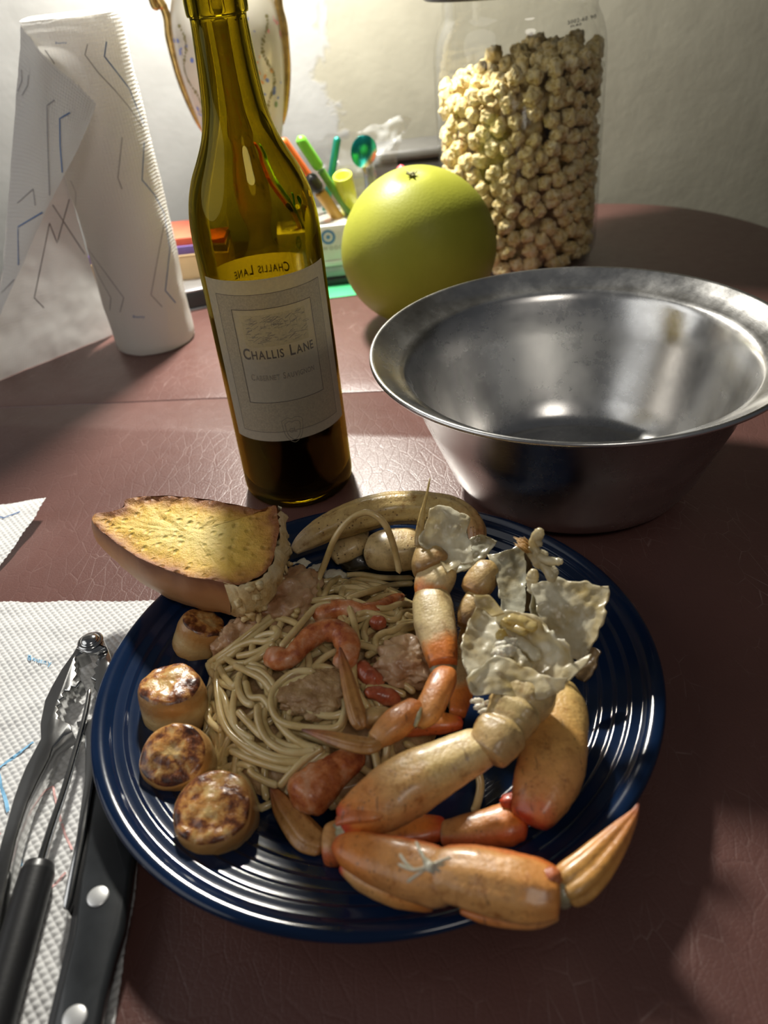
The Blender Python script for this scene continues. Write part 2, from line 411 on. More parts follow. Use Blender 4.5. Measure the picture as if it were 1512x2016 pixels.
obj('label_band', join(cylpatch(-.0343, .0343, .1404, .149, r2), cylpatch(-.0343, .0343, .0602, .0807, r2), cylpatch(-.0343, -.0247, .0807, .1404, r2), cylpatch(.0247, .0343, .0807, .1404, r2)), LBG, lab)
def frame(s, z0, z1, t, r):
    return join(cylpatch(-s, s, z0, z0+t, r, 40, 1), cylpatch(-s, s, z1-t, z1, r, 40, 1), cylpatch(-s, -s+t, z0, z1, r, 1, 4), cylpatch(s-t, s, z0, z1, r, 1, 4))
obj('printed_frame', join(frame(.0343, .0602, .149, .00025, r3), frame(.0247, .0807, .1404, .0004, r3)), INK, lab)
def cyltext(txt, size, z, small=None, r=r3, s0=0.0, flip=False, width=None):
    V, Fc = text2d(txt, size, small); k = width/(V[:, 0].max()-V[:, 0].min()) if width else 1.0
    return np.array([oncyl(s0+(-1 if flip else 1)*v[0]*k, z+v[1], r) for v in V]), Fc
obj('brand_lettering', cyltext('CHALLIS LANE', .0096, .1098, .78, width=.044), INK, lab)
obj('variety_lettering', cyltext('CABERNET SAUVIGNON', .0058, .0960, .8, width=.040), INKP, lab)
# the vineyard engraving: rows of hatched strokes inside a rounded panel
def engraving():
    r = random.Random(3); parts = []
    for k in range(150):
        s = r.uniform(-.0185, .0185); z = r.uniform(.1185, .1355)
        if (abs(s)/.0195)**4+(abs(z-.127)/.0092)**4 > 1: continue
        L = r.uniform(.001, .0045); sl = r.choice((0, .15, -.2, .5, 1.2))
        parts.append(ribbon([oncyl(s, z, r3), oncyl(s+L*.5, z+L*.5*sl*.5, r3), oncyl(s+L, z+L*sl*.5, r3)], .00022, np.array(oncyl(s, z, 1))-np.array((BX, BY, z)), .0))
    for s, h in ((-.004, .004), (.0, .0045), (.004, .004), (.011, .0055)):
        parts.append(ribbon([oncyl(s-.002, .129, r3), oncyl(s-.002, .129+h*.6, r3), oncyl(s, .129+h, r3), oncyl(s+.002, .129+h*.6, r3), oncyl(s+.002, .129, r3)], .0002, np.array(oncyl(s, .13, 1))-np.array((BX, BY, .13)), 0))
    return join(*parts)
obj('engraving_panel', cylpatch(-.0195, .0195, .1172, .1368, r2, 24, 2), paper_mat('label_gold', (.72, .66, .46), .55, 700, .10), lab)
obj('engraving', engraving(), INKP, lab)
sh = [(-.0046, .0655), (-.002, .0670), (0, .0663), (.002, .0670), (.0046, .0655), (.0042, .060), (.0028, .0562), (0, .0540), (-.0028, .0562), (-.0042, .060), (-.0046, .0655)]
obj('crest', join(ribbon([oncyl(s, z, r3) for s, z in cr(sh, 40)], .0004, [np.array(oncyl(s, z, 1))-np.array((BX, BY, z)) for s, z in cr(sh, 40)], 0),
                  ribbon([oncyl(s*1.4, (z-.0605)*1.35+.0608, r3) for s, z in cr(sh, 40)], .0003, [np.array(oncyl(s, z, 1))-np.array((BX, BY, z)) for s, z in cr(sh, 40)], 0),
                  cyltext('CL', .0042, .0592)), INKP, lab)
SB = math.pi*BR
bl = obj('back_label', cylpatch(SB-.034, SB+.034, .06, .150, r1, 50, 6), LBL, BT)
obj('back_lettering', cyltext('CHALLIS LANE', .0085, .138, .78, r=BR+.00006, s0=SB, width=.040), INK, bl)

# ================================================================== steel bowl
def steel(name, rough=.22, base=(.74, .73, .71), sc_=220):
    m, nt, b, o = new_mat(name); co = nd(nt, 'ShaderNodeTexCoord').outputs['Object']
    n = noise_(nt, co, 9, 5, .65, 1.0); st = noise_(nt, nd(nt, 'ShaderNodeMapping', {'Vector': co, 'Scale': (1, 1, 9)}).outputs[0], sc_, 4)
    nt.links.new(ramp(nt, n, [(.35, tuple(x*.72 for x in base)), (.65, base)]), b.inputs['Base Color'])
    nt.links.new(nd(nt, 'ShaderNodeMapRange', {'Value': noise_(nt, co, 16, 6, .7), 1: .3, 2: .75, 3: rough*.7, 4: rough*1.7}).outputs[0], b.inputs['Roughness'])
    setp(b, Metallic=1.0); bump(nt, b, st, .06, .0004); return m
bowl_prof = [(0, .0002), (.060, .0002), (.066, .0012), (.0735, .0070), (.0808, .0190), (.0972, .060), (.1038, .0835), (.1066, .0868), (.1096, .0878), (.1180, .0933), (.1245, .0968), (.1258, .0972), (.1266, .0984), (.1262, .0998), (.1248, .1002),
             (.1235, .0994), (.1175, .0950), (.1094, .0896), (.1068, .0890), (.1052, .0872), (.1026, .0835), (.0962, .060), (.0798, .0195), (.0725, .0080), (.0665, .0030), (.060, .0020), (0, .0020)]
bw = obj('mixing_bowl', lathe(bowl_prof, 200, (.1276, .4557, 0)), steel('worn_steel'))
_tag(bw, 'large empty stainless steel mixing bowl with a wide flared rim', 'bowl')

# ================================================================== pomelo
PMC = Vector((.0592, .7560, .0)); PMR = .0716
def rind():
    m, nt, b, o = new_mat('pomelo_rind'); co = nd(nt, 'ShaderNodeTexCoord').outputs['Object']
    n = noise_(nt, co, 18, 4); z = nd(nt, 'ShaderNodeSeparateXYZ', {0: co}).outputs['Z']
    c = ramp(nt, n, [(.25, (.235, .25, .024)), (.75, (.315, .32, .036))])
    nt.links.new(c, b.inputs['Base Color']); setp(b, Roughness=.45, Specular_IOR_Level=.22)
    v = nd(nt, 'ShaderNodeTexVoronoi', {'Vector': co, 'Scale': 420}).outputs['Distance']; bump(nt, b, v, .12, .0006); return m
PM = thing('pomelo', (PMC.x, PMC.y, 0), 'big round yellow-green pomelo with a small dried stem', 'fruit')
prof = []
for i in range(61):
    a = -math.pi/2+math.pi*i/60; rr = PMR*math.cos(a)*(1-.03*max(0, math.sin(a))); zz = PMR*(1+.985*math.sin(a))-(.004*math.exp(-(rr/.010)**2) if a > 0 else 0)+.001*math.exp(-(rr/.02)**2)*(a > 0)
    prof.append((max(rr, 0) if 0 < i < 60 else 0, zz))
tilt = Vector((-.05, -.22, 1)).normalized(); pv, pf = lathe(prof, 96); 
Mt = np.array(Vector((0, 0, 1)).rotation_difference(tilt).to_matrix()); pc = np.array((0, 0, PMR)); pv = (pv-pc)@Mt.T+pc; pv[:, 2] -= pv[:, 2].min(); pv += np.array((PMC.x, PMC.y, 0)); pv = np.array([np.array(PMC)+(0, 0, PMR)+(v-np.array(PMC)-(0, 0, PMR))*(1+.03*mnoise.noise(Vector(v)*9)) for v in pv]); pv[:, 2] -= pv[:, 2].min()
obj('rind', (pv, pf), rind(), PM)
top = Vector((PMC.x, PMC.y, PMR))+tilt*(PMR*.985-.0035)
STM = simple('dried_stem', (.16, .15, .05), .8, vary=.4, vs=400)
st = [tube([top-tilt*.002, top+tilt*.0035], [.0028, .0022], 10)]
for k in range(7):
    a = k*.9+.3; d = (Vector((math.cos(a), math.sin(a), .1))); L = .0055+.002*(k % 3)
    st.append(tube([top+tilt*.0005, top+d*L*.5+tilt*.002, top+d*L+tilt*(.002 if k % 2 else .004)], [.0014, .0012, .0003], 6, .5))
obj('stem', join(*st), STM, PM, label='dried star-shaped stem')

# ================================================================== popcorn jar
JX, JY, JR = .1836, .9165, .0852
m, nt, b, o = new_mat('clear_plastic'); nt.nodes.remove(b)
tr = nd(nt, 'ShaderNodeBsdfTransparent', {'Color': (.975, .975, .965, 1)}); gl = nd(nt, 'ShaderNodeBsdfGlossy', {'Roughness': .06})
lw = nd(nt, 'ShaderNodeLayerWeight', {'Blend': .5}).outputs['Facing']; fm = nd(nt, 'ShaderNodeMath', {0: nd(nt, 'ShaderNodeMath', {0: lw, 1: 4.0}, operation='POWER').outputs[0], 1: .85, 2: .05}, operation='MULTIPLY_ADD')
mx = nd(nt, 'ShaderNodeMixShader', {0: fm.outputs[0], 1: tr.outputs[0], 2: gl.outputs[0]}); nt.links.new(mx.outputs[0], o.inputs[0]); CLEAR = m
JT = thing('popcorn_jar', (JX, JY, 0), 'clear plastic jar of popcorn with a dark lid behind the pomelo', 'jar')
jp = [(0, .0006), (.070, .0006), (.079, .004), (.0835, .014), (.0845, .03), (.0852, .10), (.0855, .19), (.0850, .203), (.0832, .216), (.0795, .228), (.0755, .236), (.0745, .241), (.0745, .256), (.0745, .272)]
obj('jar_body', lathe(cr(jp, 50).tolist()[:-1]+[(.0745, .272)], 96, (JX, JY, 0)), CLEAR, JT)
LIDM = simple('grey_lid', (.045, .045, .05), .45)
lv = lathe([(0, .278), (.0895, .278), (.0915, .276), (.0922, .272), (.0922, .2555), (.0905, .2545), (.0758, .2545), (.0752, .2725), (0, .2725)][::-1], 96, (JX, JY, 0))
obj('lid', lv, LIDM, JT, label='dark grey screw lid')
def hit(bv, px, py):
    d = ray(px, py).normalized(); h = bv.ray_cast(CAM, d); return h
from mathutils.bvhtree import BVHTree
jbv = BVHTree.FromPolygons(*[list(map(tuple, x)) for x in lathe(cr(jp, 50).tolist(), 96, (JX, JY, 0))])
dots = []
for txt, px, py, n in (('5002-60 90', 1146, 42, 10), ('01:80', 1134, 52, 5)):
    V, Fc = text2d(txt, 1.0); V[:, 0] /= (V[:, 0].max()-V[:, 0].min()); 
    wpx, hpx = (56, 11) if n == 10 else (22, 7); VV = []
    for v in V:
        # date print seen through the jar from its far side; it runs up to the right
        h = hit(jbv, px+v[0]*wpx, py-v[1]*hpx-v[0]*wpx*.23); VV.append(h[0]+h[1]*.0002)
    dots.append((np.array([tuple(q) for q in VV]), Fc))
obj('date_print', join(*dots), simple('grey_print', (.12, .12, .11), .6), JT)
def pop_mat():
    m, nt, b, o = new_mat('popcorn'); co = nd(nt, 'ShaderNodeTexCoord').outputs['Object']
    ri = nd(nt, 'ShaderNodeObjectInfo').outputs['Random']; n = noise_(nt, co, 190, 4)
    c = ramp(nt, n, [(.28, (.40, .21, .05)), (.42, (.70, .55, .25)), (.62, (.80, .70, .45))])
    c = mixc(nt, nd(nt, 'ShaderNodeMapRange', {'Value': ri, 1: .0, 2: 1, 3: 0, 4: .45}).outputs[0], c, (.62, .48, .17))
    nt.links.new(c, b.inputs['Base Color']); setp(b, Roughness=.65, Specular_IOR_Level=.3); bump(nt, b, noise_(nt, co, 330, 6, .7), .7, .0016); return m
POP = pop_mat()
popmesh = []
for s in range(6):
    V, Fc, _ = lump((0, 0, 0), (.0088, .0086, .0080), .36, 1.35, 4, s+11)
    popmesh.append(meshdata('popcorn_kernel', V, Fc))
    popmesh[-1].materials.append(POP)
def pop_top(x, y): return min(.174+(x-(JX-JR))*.26, .2045-.05*max(0, x-JX-.04))+.005*math.sin(x*160+y*90)
cand = []; r = random.Random(5)
for k in range(60000):
    a = r.uniform(0, 2*math.pi); rr = (.0735 if r.random() < .6 else .0735*math.sqrt(r.random())); x, y = JX+rr*math.cos(a), JY+rr*math.sin(a); z = r.uniform(.0095, .235)
    zt = pop_top(x, y)
    if z > zt: continue
    shell = rr > .07 and math.sin(a) < .30
    topl = z > zt-.012
    if not (shell or topl): continue
    cand.append((x, y, z, topl))
cand.sort(key=lambda q: (-q[3], r.random()))
pts = []; cell = {}
for x, y, z, t in cand:
    if len(pts) >= 300: break
    k = (int(x/0.0132), int(y/0.0132), int(z/0.0132)); ok = True
    for i in (-1, 0, 1):
        for j in (-1, 0, 1):
            for l in (-1, 0, 1):
                for q in cell.get((k[0]+i, k[1]+j, k[2]+l), ()):
                    if (q[0]-x)**2+(q[1]-y)**2+(q[2]-z)**2 < 0.0132**2: ok = False
    if ok: cell.setdefault(k, []).append((x, y, z)); pts.append((x, y, z))
for x, y, z in pts:
    o = bpy.data.objects.new('popcorn_kernel', r.choice(popmesh)); C.objects.link(o)
    o.location = (x, y, z); o.rotation_euler = (r.uniform(0, 6), r.uniform(0, 6), r.uniform(0, 6)); s = r.uniform(.82, 1.06); o.scale = (s, s, s)
    _tag(o, *(('popped corn kernel lying on top of the heap in the clear jar', 'popcorn', 'popcorn kernels on top of the heap') if z > pop_top(x, y)-.014 else ('popped corn kernel pressed against the side of the clear jar', 'popcorn', 'popcorn kernels along the jar wall')))
fill = []
for z in np.linspace(.012, .21, 34):
    for k in range(26):
        a = r.uniform(0, 6.28); rr = .060*math.sqrt(r.random()); x, y = JX+rr*math.cos(a), JY+rr*math.sin(a)
        if z < pop_top(x, y)-.015: fill.append(lump((x, y, z), .0098, .3, 1.3, 2, k+z*100)[:2])
o = obj('popcorn_heap', join(*fill), POP); _tag(o, 'popcorn filling the middle of the jar, hidden behind the outer kernels', 'popcorn', kind='stuff')
#PART3
# ================================================================== porcelain vase
VX, VY = -.1064, .98
PORC = simple('ivory_porcelain', (.66, .62, .52), .18, vary=.05, vs=12, coat=.5)
GOLD = simple('worn_gilding', (.50, .34, .12), .3, .8, vary=.35, vs=120)
VS = thing('porcelain_vase', (VX, VY, 0), 'ivory porcelain vase with gilded scroll handles and painted flower sprays', 'vase')
vp = [(0, .0005), (.044, .0005), (.045, .004), (.042, .010), (.030, .020), (.022, .034), (.020, .048), (.023, .064), (.029, .085), (.033, .110), (.0405, .140), (.048, .170), (.0535, .198), (.0560, .222), (.0560, .245), (.0525, .268), (.046, .288), (.039, .305), (.036, .318), (.036, .330), (.041, .342), (.046, .346), (.045, .349), (.038, .347), (.033, .33), (.033, .318), (0, .316)]
vprof = cr(vp[:-1], 110).tolist()+[vp[-1]]
vv, vf = lathe(vprof, 80, (VX, VY, 0)); obj('vase_body', (vv, vf), PORC, VS)
vbv = BVHTree.FromPolygons(list(map(tuple, vv)), vf)
for z0, z1 in ((.0005, .010), (.046, .052), (.340, .3495)):
    q = [(r+.0004, z) for r, z in vprof if z0 <= z <= z1 and r > .01][:40]
    if len(q) > 2: obj('gilded_band', lathe(q, 64, (VX, VY, 0)), GOLD, VS)
def vrad(z):
    best = min(vprof[:80], key=lambda q: abs(q[1]-z)); return best[0]
for sgn, a0 in ((-1, R_(186)), (1, R_(-4))):
    dx, dy = math.cos(a0), math.sin(a0)
    zs = [.150, .165, .185, .205, .225, .245, .262, .276, .284, .281, .273, .272, .278]
    off = [-.001, .001, .0018, .002, .0022, .0026, .003, .006, .010, .014, .0135, .010, .008]
    pth = [(VX+dx*(vrad(min(z, .262))+o2), VY+dy*(vrad(min(z, .262))+o2), z) for z, o2 in zip(zs, off)]
    rad = [.0015, .0032, .0038, .0036, .004, .0046, .0044, .004, .0038, .0036, .0032, .0028, .0022]
    pp = cr(pth, 60); obj('scroll_handle', tube(pp, np.interp(np.linspace(0, 1, 60), np.linspace(0, 1, len(rad)), rad), 12, 1.0, up=(0, 1, 0), round_ends=True), GOLD, VS, label='gilded scroll handle')
    bx_, by_, bz_ = VX+dx*.062, VY+dy*.062, .268
    obj('scroll_handle', tube(cr([(VX+dx*(vrad(.262)+.004), VY+dy*(vrad(.262)+.004), .27), (VX+dx*.070, VY+dy*.070, .30), (VX+dx*.058, VY+dy*.058, .32), (VX+dx*.040, VY+dy*.040, .335)], 30), .0045, 12, 1.0, up=(0, 1, 0)), GOLD, VS, label='gilded scroll handle')
# painted sprays
def vspot(az, z, col_mat, pieces, size, asp, rot):
    a = az; d = Vector((math.cos(a), math.sin(a), 0)); h = vbv.ray_cast(Vector((VX, VY, z))+d*.3, -d)
    if h[0] is None: return
    n = h[1] if h[1].dot(d) > 0 else -h[1]; t1 = n.cross(Vector((0, 0, 1))).normalized(); t2 = n.cross(t1)
    e1 = t1*math.cos(rot)+t2*math.sin(rot); e2 = n.cross(e1)
    V = [h[0]+n*.0004+e1*size*math.cos(k*math.pi/4)+e2*size*asp*math.sin(k*math.pi/4) for k in range(8)]
    pieces.append((np.array([tuple(q) for q in V]), [tuple(range(8))]))
PAINT = {'blue': (.16, .22, .55), 'pink': (.70, .28, .30), 'green': (.22, .33, .12), 'olive': (.25, .22, .10), 'orange': (.72, .36, .15)}
pc = {k: [] for k in PAINT}; r = random.Random(4)
FRONT = -math.pi/2+.1
for az, z, c, n, sp in ((-1.0, .232, 'blue', 7, .010), (-.95, .165, 'blue', 9, .009), (-.62, .20, 'pink', 6, .008), (1.05, .245, 'pink', 8, .010), (.75, .19, 'blue', 9, .010), (.55, .125, 'blue', 7, .008), (.35, .205, 'orange', 12, .012), (.45, .165, 'green', 12, .012), (.15, .185, 'pink', 9, .012), (-.3, .16, 'green', 9, .012), (0, .225, 'orange', 9, .012), (.95, .135, 'green', 8, .01), (-.8, .125, 'pink', 6, .008), (.4, .245, 'blue', 6, .01)):
    for k in range(n):
        vspot(FRONT+az+r.gauss(0, sp/.07), z+r.gauss(0, sp*.8), c, pc[c], r.uniform(.0012, .0032), r.uniform(.4, .9), r.uniform(0, 3))
for az0, ph in ((-.95, 0), (.72, 1.5)):
    for k in range(44):
        t = k/43; z = .255-.14*t; az = az0+.13*math.sin(t*16+ph)*(1-.3*t)
        vspot(FRONT+az, z, 'olive', pc['olive'], .0018+.0012*(k % 3 == 0), .6, t*16)
for k in pc:
    if pc[k]: obj('painted_flowers', join(*pc[k]), simple('paint_'+k, PAINT[k], .3), VS, smooth=False, kind='stuff', label={'blue': 'blue painted blossoms', 'pink': 'pink painted blossoms', 'green': 'green painted leaves', 'olive': 'olive painted scrolling vine', 'orange': 'orange painted blossoms'}[k])

# ================================================================== paper towels
def towel_mat(name, trans=.3, pitch=.0042, col=(.80, .79, .76), amp=.32):
    m, nt, b, o = new_mat(name); at = nd(nt, 'ShaderNodeAttribute', attribute_name='metres').outputs['Vector']
    b.inputs['Base Color'].default_value = c4(col); setp(b, Roughness=.85, Specular_IOR_Level=.1)
    s = nd(nt, 'ShaderNodeSeparateXYZ', {0: nd(nt, 'ShaderNodeMapping', {'Vector': at, 'Rotation': (0, 0, .78), 'Scale': (2*math.pi/pitch,)*3}).outputs[0]}).outputs
    sn = [nd(nt, 'ShaderNodeMath', {0: s[k]}, operation='SINE').outputs[0] for k in 'XY']
    h = nd(nt, 'ShaderNodeMath', {0: sn[0], 1: sn[1]}, operation='MULTIPLY').outputs[0]
    h = nd(nt, 'ShaderNodeMath', {0: h, 1: noise_(nt, nd(nt, 'ShaderNodeTexCoord').outputs['Object'], 30, 5)}, operation='ADD').outputs[0]
    bump(nt, b, h, amp, .0012)
    t = nd(nt, 'ShaderNodeBsdfTranslucent', {'Color': c4(col)}); nt.links.new(nd(nt, 'ShaderNodeMixShader', {0: trans, 1: b.outputs[0], 2: t.outputs[0]}).outputs[0], o.inputs[0]); return m
TOW = towel_mat('paper_towel'); 
PB = simple('print_blue', (.13, .22, .42), .8); PG = simple('print_grey', (.34, .33, .34), .8); PR = simple('print_pink', (.72, .42, .40), .8); PLB = simple('print_light_blue', (.22, .48, .72), .8)
RX, RY, RR, RH = -.2071, .7818, .0394, .28
RT = thing('paper_towel_roll', (RX, RY, 0), 'white paper towel roll standing on end with its loose sheet trailing left', 'paper towels')
def rollmesh(n=128, nz=60):
    V = []; M = []; Fc = []
    for j in range(nz+1):
        z = RH*j/nz
        for k in range(n+1):
            a = 2*math.pi*k/n; e = .0016*mnoise.fractal(Vector((math.cos(a)*1.3, math.sin(a)*1.3, z*14)), .8, 2, 3)
            edge = .0025*max(0, 1-z/.006)**2+.0012*max(0, 1-(RH-z)/.004)**2
            rr = RR+e-edge; V.append((RX+rr*math.cos(a), RY+rr*math.sin(a), z+(.001*math.sin(a*3) if j == nz else 0))); M.append((a*RR, z, 0))
    for j in range(nz):
        for k in range(n): Fc.append((j*(n+1)+k, j*(n+1)+k+1, (j+1)*(n+1)+k+1, (j+1)*(n+1)+k))
    return np.array(V), Fc, {'metres': M}
rm = rollmesh(); roll = obj('paper_roll', rm, TOW, RT)
ring = []
for k in range(9): ring.append(lathe([(.0205+k*.0021, RH-.0006-.0004*(k % 2)), (.0219+k*.0021, RH+.0004-.0005*(k % 3)), (.0226+k*.0021, RH-.0008)], 72, (RX, RY, 0)))
obj('rolled_layers', join(*ring, lathe([(.0205, .001), (.038, .001)], 60, (RX, RY, 0))), TOW, RT, kind='stuff')
obj('cardboard_core', lathe([(.0205, .002), (.0205, RH-.002), (.0192, RH-.002), (.0192, .002), (.0205, .002)], 48, (RX, RY, 0)), simple('core_card', (.45, .34, .22), .8), RT, label='brown cardboard core')
def px_sheet(rows, nu, nv, pitch_w, pitch_h, **kw):
    V, Fc, at = sheet(rows, nu, nv, **kw); u = np.asarray(at['shell']); return V, Fc, {'metres': np.stack([u[:, 1]*pitch_w, u[:, 0]*pitch_h, u[:, 2]], -1)}
# sheet leaving the roll: its inner face, foot on the table
a_ = [PY(60, 70, .775), PY(50, 62, .768), PY(42, 52, .760)]
b_ = [PY(118, 300, .772), PY(80, 290, .760), PY(26, 290, .745)]
c_ = [PY(172, 500, .782), PY(100, 520, .762), PY(6, 530, .728)]
d_ = [P(224, 658, .0005), P(112, 703, .0005), P(-60, 772, .0005)]
s1 = px_sheet([a_, b_, c_, d_], 70, 50, .20, .28, crinkle=.0012, cs=30); obj('loose_sheet', s1, TOW, RT)
e_ = [PY(42, 50, .758), PY(72, 90, .742), PY(104, 127, .737), PY(147, 163, .733), PY(190, 204, .730)]
f_ = [PY(27, 250, .745), PY(60, 262, .728), PY(92, 280, .720), PY(126, 288, .716), PY(157, 285, .716)]
g_ = [PY(14, 420, .735), PY(38, 420, .715), PY(58, 422, .706), PY(75, 425, .702), PY(91, 415, .702)]
h_ = [PY(-4, 580, .722), PY(0, 582, .705), PY(6, 585, .697), PY(11, 588, .694), PY(16, 586, .692)]
i_ = [PY(-70, 745, .70), PY(-66, 747, .69), PY(-62, 749, .682), PY(-59, 750, .678), PY(-56, 750, .676)]
s2 = px_sheet([e_, f_, g_, h_, i_], 90, 40, .10, .24, crinkle=.0010, cs=35, ragged=.0008); obj('folded_flap', s2, TOW, RT, label='loose end folded over with a perforated edge')
def bvh(VF): return BVHTree.FromPolygons([tuple(v) for v in VF[0]], [tuple(f) for f in VF[1]])
BV_R, BV_1, BV_2 = bvh(rm), bvh(s1), bvh(s2)
def drawn(bv, poly, wdt, lift=.0005):
    """a printed line laid on a paper surface along the given photograph points"""
    pts = []; 
    for (x0, y0), (x1, y1) in zip(poly, poly[1:]):
        k = max(3, int(math.hypot(x1-x0, y1-y0)/8)); pts += [(x0+(x1-x0)*i/k, y0+(y1-y0)*i/k) for i in range(k)]
    pts.append(poly[-1]); Q = []; N = []
    for x, y in pts:
        h = hit(bv, x, y)
        if h[0] is None: continue
        n = h[1] if h[1].dot(CAM-h[0]) > 0 else -h[1]; Q.append(tuple(h[0])); N.append(tuple(n))
    return ribbon(Q, wdt, N, lift) if len(Q) > 2 else None
def prints(parent, bv, lines, m, wdt, name='printed_lines', label=None, lift=.0005):
    L = [q for q in (drawn(bv, l, wdt, lift) for l in lines) if q]
    if L: obj(name, join(*L), m, parent, smooth=False, label=label, kind='stuff' if len(L) > 1 else None)
def logo(bv, cx, cy, wpx, hpx, slope, lift=.0005, txt='Bounty'):
    V, Fc = text2d(txt, 1.0); V[:, 0] /= (V[:, 0].max()-V[:, 0].min()); out = []
    for v in V:
        h = hit(bv, cx+v[0]*wpx, cy-(v[1]-.35)*hpx+v[0]*wpx*slope); n = h[1] if h[1].dot(CAM-h[0]) > 0 else -h[1]; out.append(tuple(h[0]+n*lift))
    return np.array(out), Fc
prints(RT, BV_R, [[(209, 82), (205, 111), (230, 143), (254, 175), (284, 250)], [(283, 280), (279, 354), (304, 384), (322, 419), (334, 489), (325, 572), (345, 596)]], PB, .0011, label='blue printed lines')
prints(RT, BV_R, [[(172, 87), (167, 108), (193, 143), (225, 177), (254, 212), (280, 252)], [(322, 442), (297, 580), (319, 604)], [(140, 355), (150, 378), (150, 405)], [(157, 460), (167, 480), (244, 586), (237, 614)], [(177, 500), (194, 541), (219, 586), (217, 611)], [(240, 270), (232, 350), (240, 372)], [(89, 98), (104, 119), (108, 126)]], PG, .0008, label='grey printed lines')
obj('printed_logo', join(logo(BV_R, 274, 623, 23, 7, .02), logo(BV_R, 121, 84, 22, 6, -.05)), PB, RT, smooth=False)
prints(RT, BV_2, [[(138, 222), (118, 234), (119, 288), (123, 340)], [(84, 418), (36, 447), (37, 522)]], PB, .0011, label='blue printed lines')
prints(RT, BV_2, [[(108, 197), (93, 208), (94, 265), (98, 385)], [(57, 148), (55, 169), (44, 188)], [(43, 137), (44, 159), (36, 180)], [(29, 550), (3, 577)], [(66, 372), (70, 405)], [(66, 372), (35, 400)]], PG, .0008, label='grey printed lines')
prints(RT, BV_1, [[(97, 439), (67, 586), (86, 606)], [(136, 392), (112, 478), (97, 439)], [(103, 403), (167, 500)]], PG, .0010, label='grey printed lines')

# napkin under the cutlery: real quilted relief
def in_poly(x, y, p):
    c = False; n = len(p)
    for i in range(n):
        x0, y0 = p[i]; x1, y1 = p[(i+1) % n]
        if (y0 > y) != (y1 > y) and x < (x1-x0)*(y-y0)/(y1-y0)+x0: c = not c
    return c
def towel_sheet(corners, nu, nv, zf, pitch=.0031, amp=.0008, thick=.0003):
    """corners: 4 world points (back-left, back-right, front-right, front-left), quilted dot relief"""
    bl_, br_, fr_, fl_ = [np.array(c[:2]) for c in corners]; V = np.zeros((nu, nv, 3)); M = []
    for i in range(nu):
        u = i/(nu-1)
        for j in range(nv):
            v = j/(nv-1); q = (1-u)*((1-v)*bl_+v*br_)+u*((1-v)*fl_+v*fr_)
            x, y = q; wob = .0016*mnoise.noise(Vector((x*45, y*45, 3)))
            if i in (0, nu-1) or j in (0, nv-1): q = q+np.array((wob, -wob))
            a, b2 = (x*.8+y*.6)/pitch*math.pi, (-x*.6+y*.8)/pitch*math.pi
            h = amp*(abs(math.sin(a)*math.sin(b2))**.8)+.0012*max(0, mnoise.fractal(Vector((x*28, y*28, 0)), .8, 2, 3)+.2)
            V[i, j] = (q[0], q[1], zf(x, y)+h); M.append((x, y, 0))
    Fc = [(i*nv+j, (i+1)*nv+j, (i+1)*nv+j+1, i*nv+j+1) for i in range(nu-1) for j in range(nv-1)]
    return V.reshape(-1, 3), Fc, {'metres': M}
NAPM = paper_mat('napkin_paper', (.82, .82, .81), .25, 900, .03, .85, .0001)
nap = towel_sheet([P(-150, 1190), P(345, 1185), P(222, 2075), P(-330, 2075)], 460, 320, lambda x, y: .0006)
NK = obj('paper_napkin', nap, NAPM); _tag(NK, 'white quilted paper towel sheet lying under the cracker and the knife', 'napkin')
BV_N = bvh(nap)
prints(NK, BV_N, [[(66, 1462), (0, 1512), (-20, 1530)], [(-4, 1520), (17, 1599)], [(37, 1678), (41, 1703), (21, 1724)]], PLB, .0016, label='blue printed lines')
prints(NK, BV_N, [[(104, 1549), (120, 1616), (141, 1674)], [(129, 1719), (95, 1757)], [(70, 1570), (104, 1549)], [(2, 1640), (-14, 1660)]], PR, .0010, label='pink printed lines')
obj('printed_logo', logo(BV_N, 79, 1301, 46, 13, .28), PLB, NK, smooth=False, label='light blue printed logo')
cor = towel_sheet([P(-160, 1004, .004), P(99, 998, .004), P(0, 1122, .001), P(-160, 1200, .001)], 120, 90, lambda x, y: .0008+.010*max(0, min(1, (x+.31)/.08))*max(0, min(1, (y-.40)/.08)))
CN = obj('paper_napkin', cor, NAPM); _tag(CN, 'white paper towel corner lifting off the table left of the bread', 'napkin')
prints(CN, bvh(cor), [[(-8, 1016), (8, 1020), (40, 1008)]], PB, .0010, label='blue printed line')

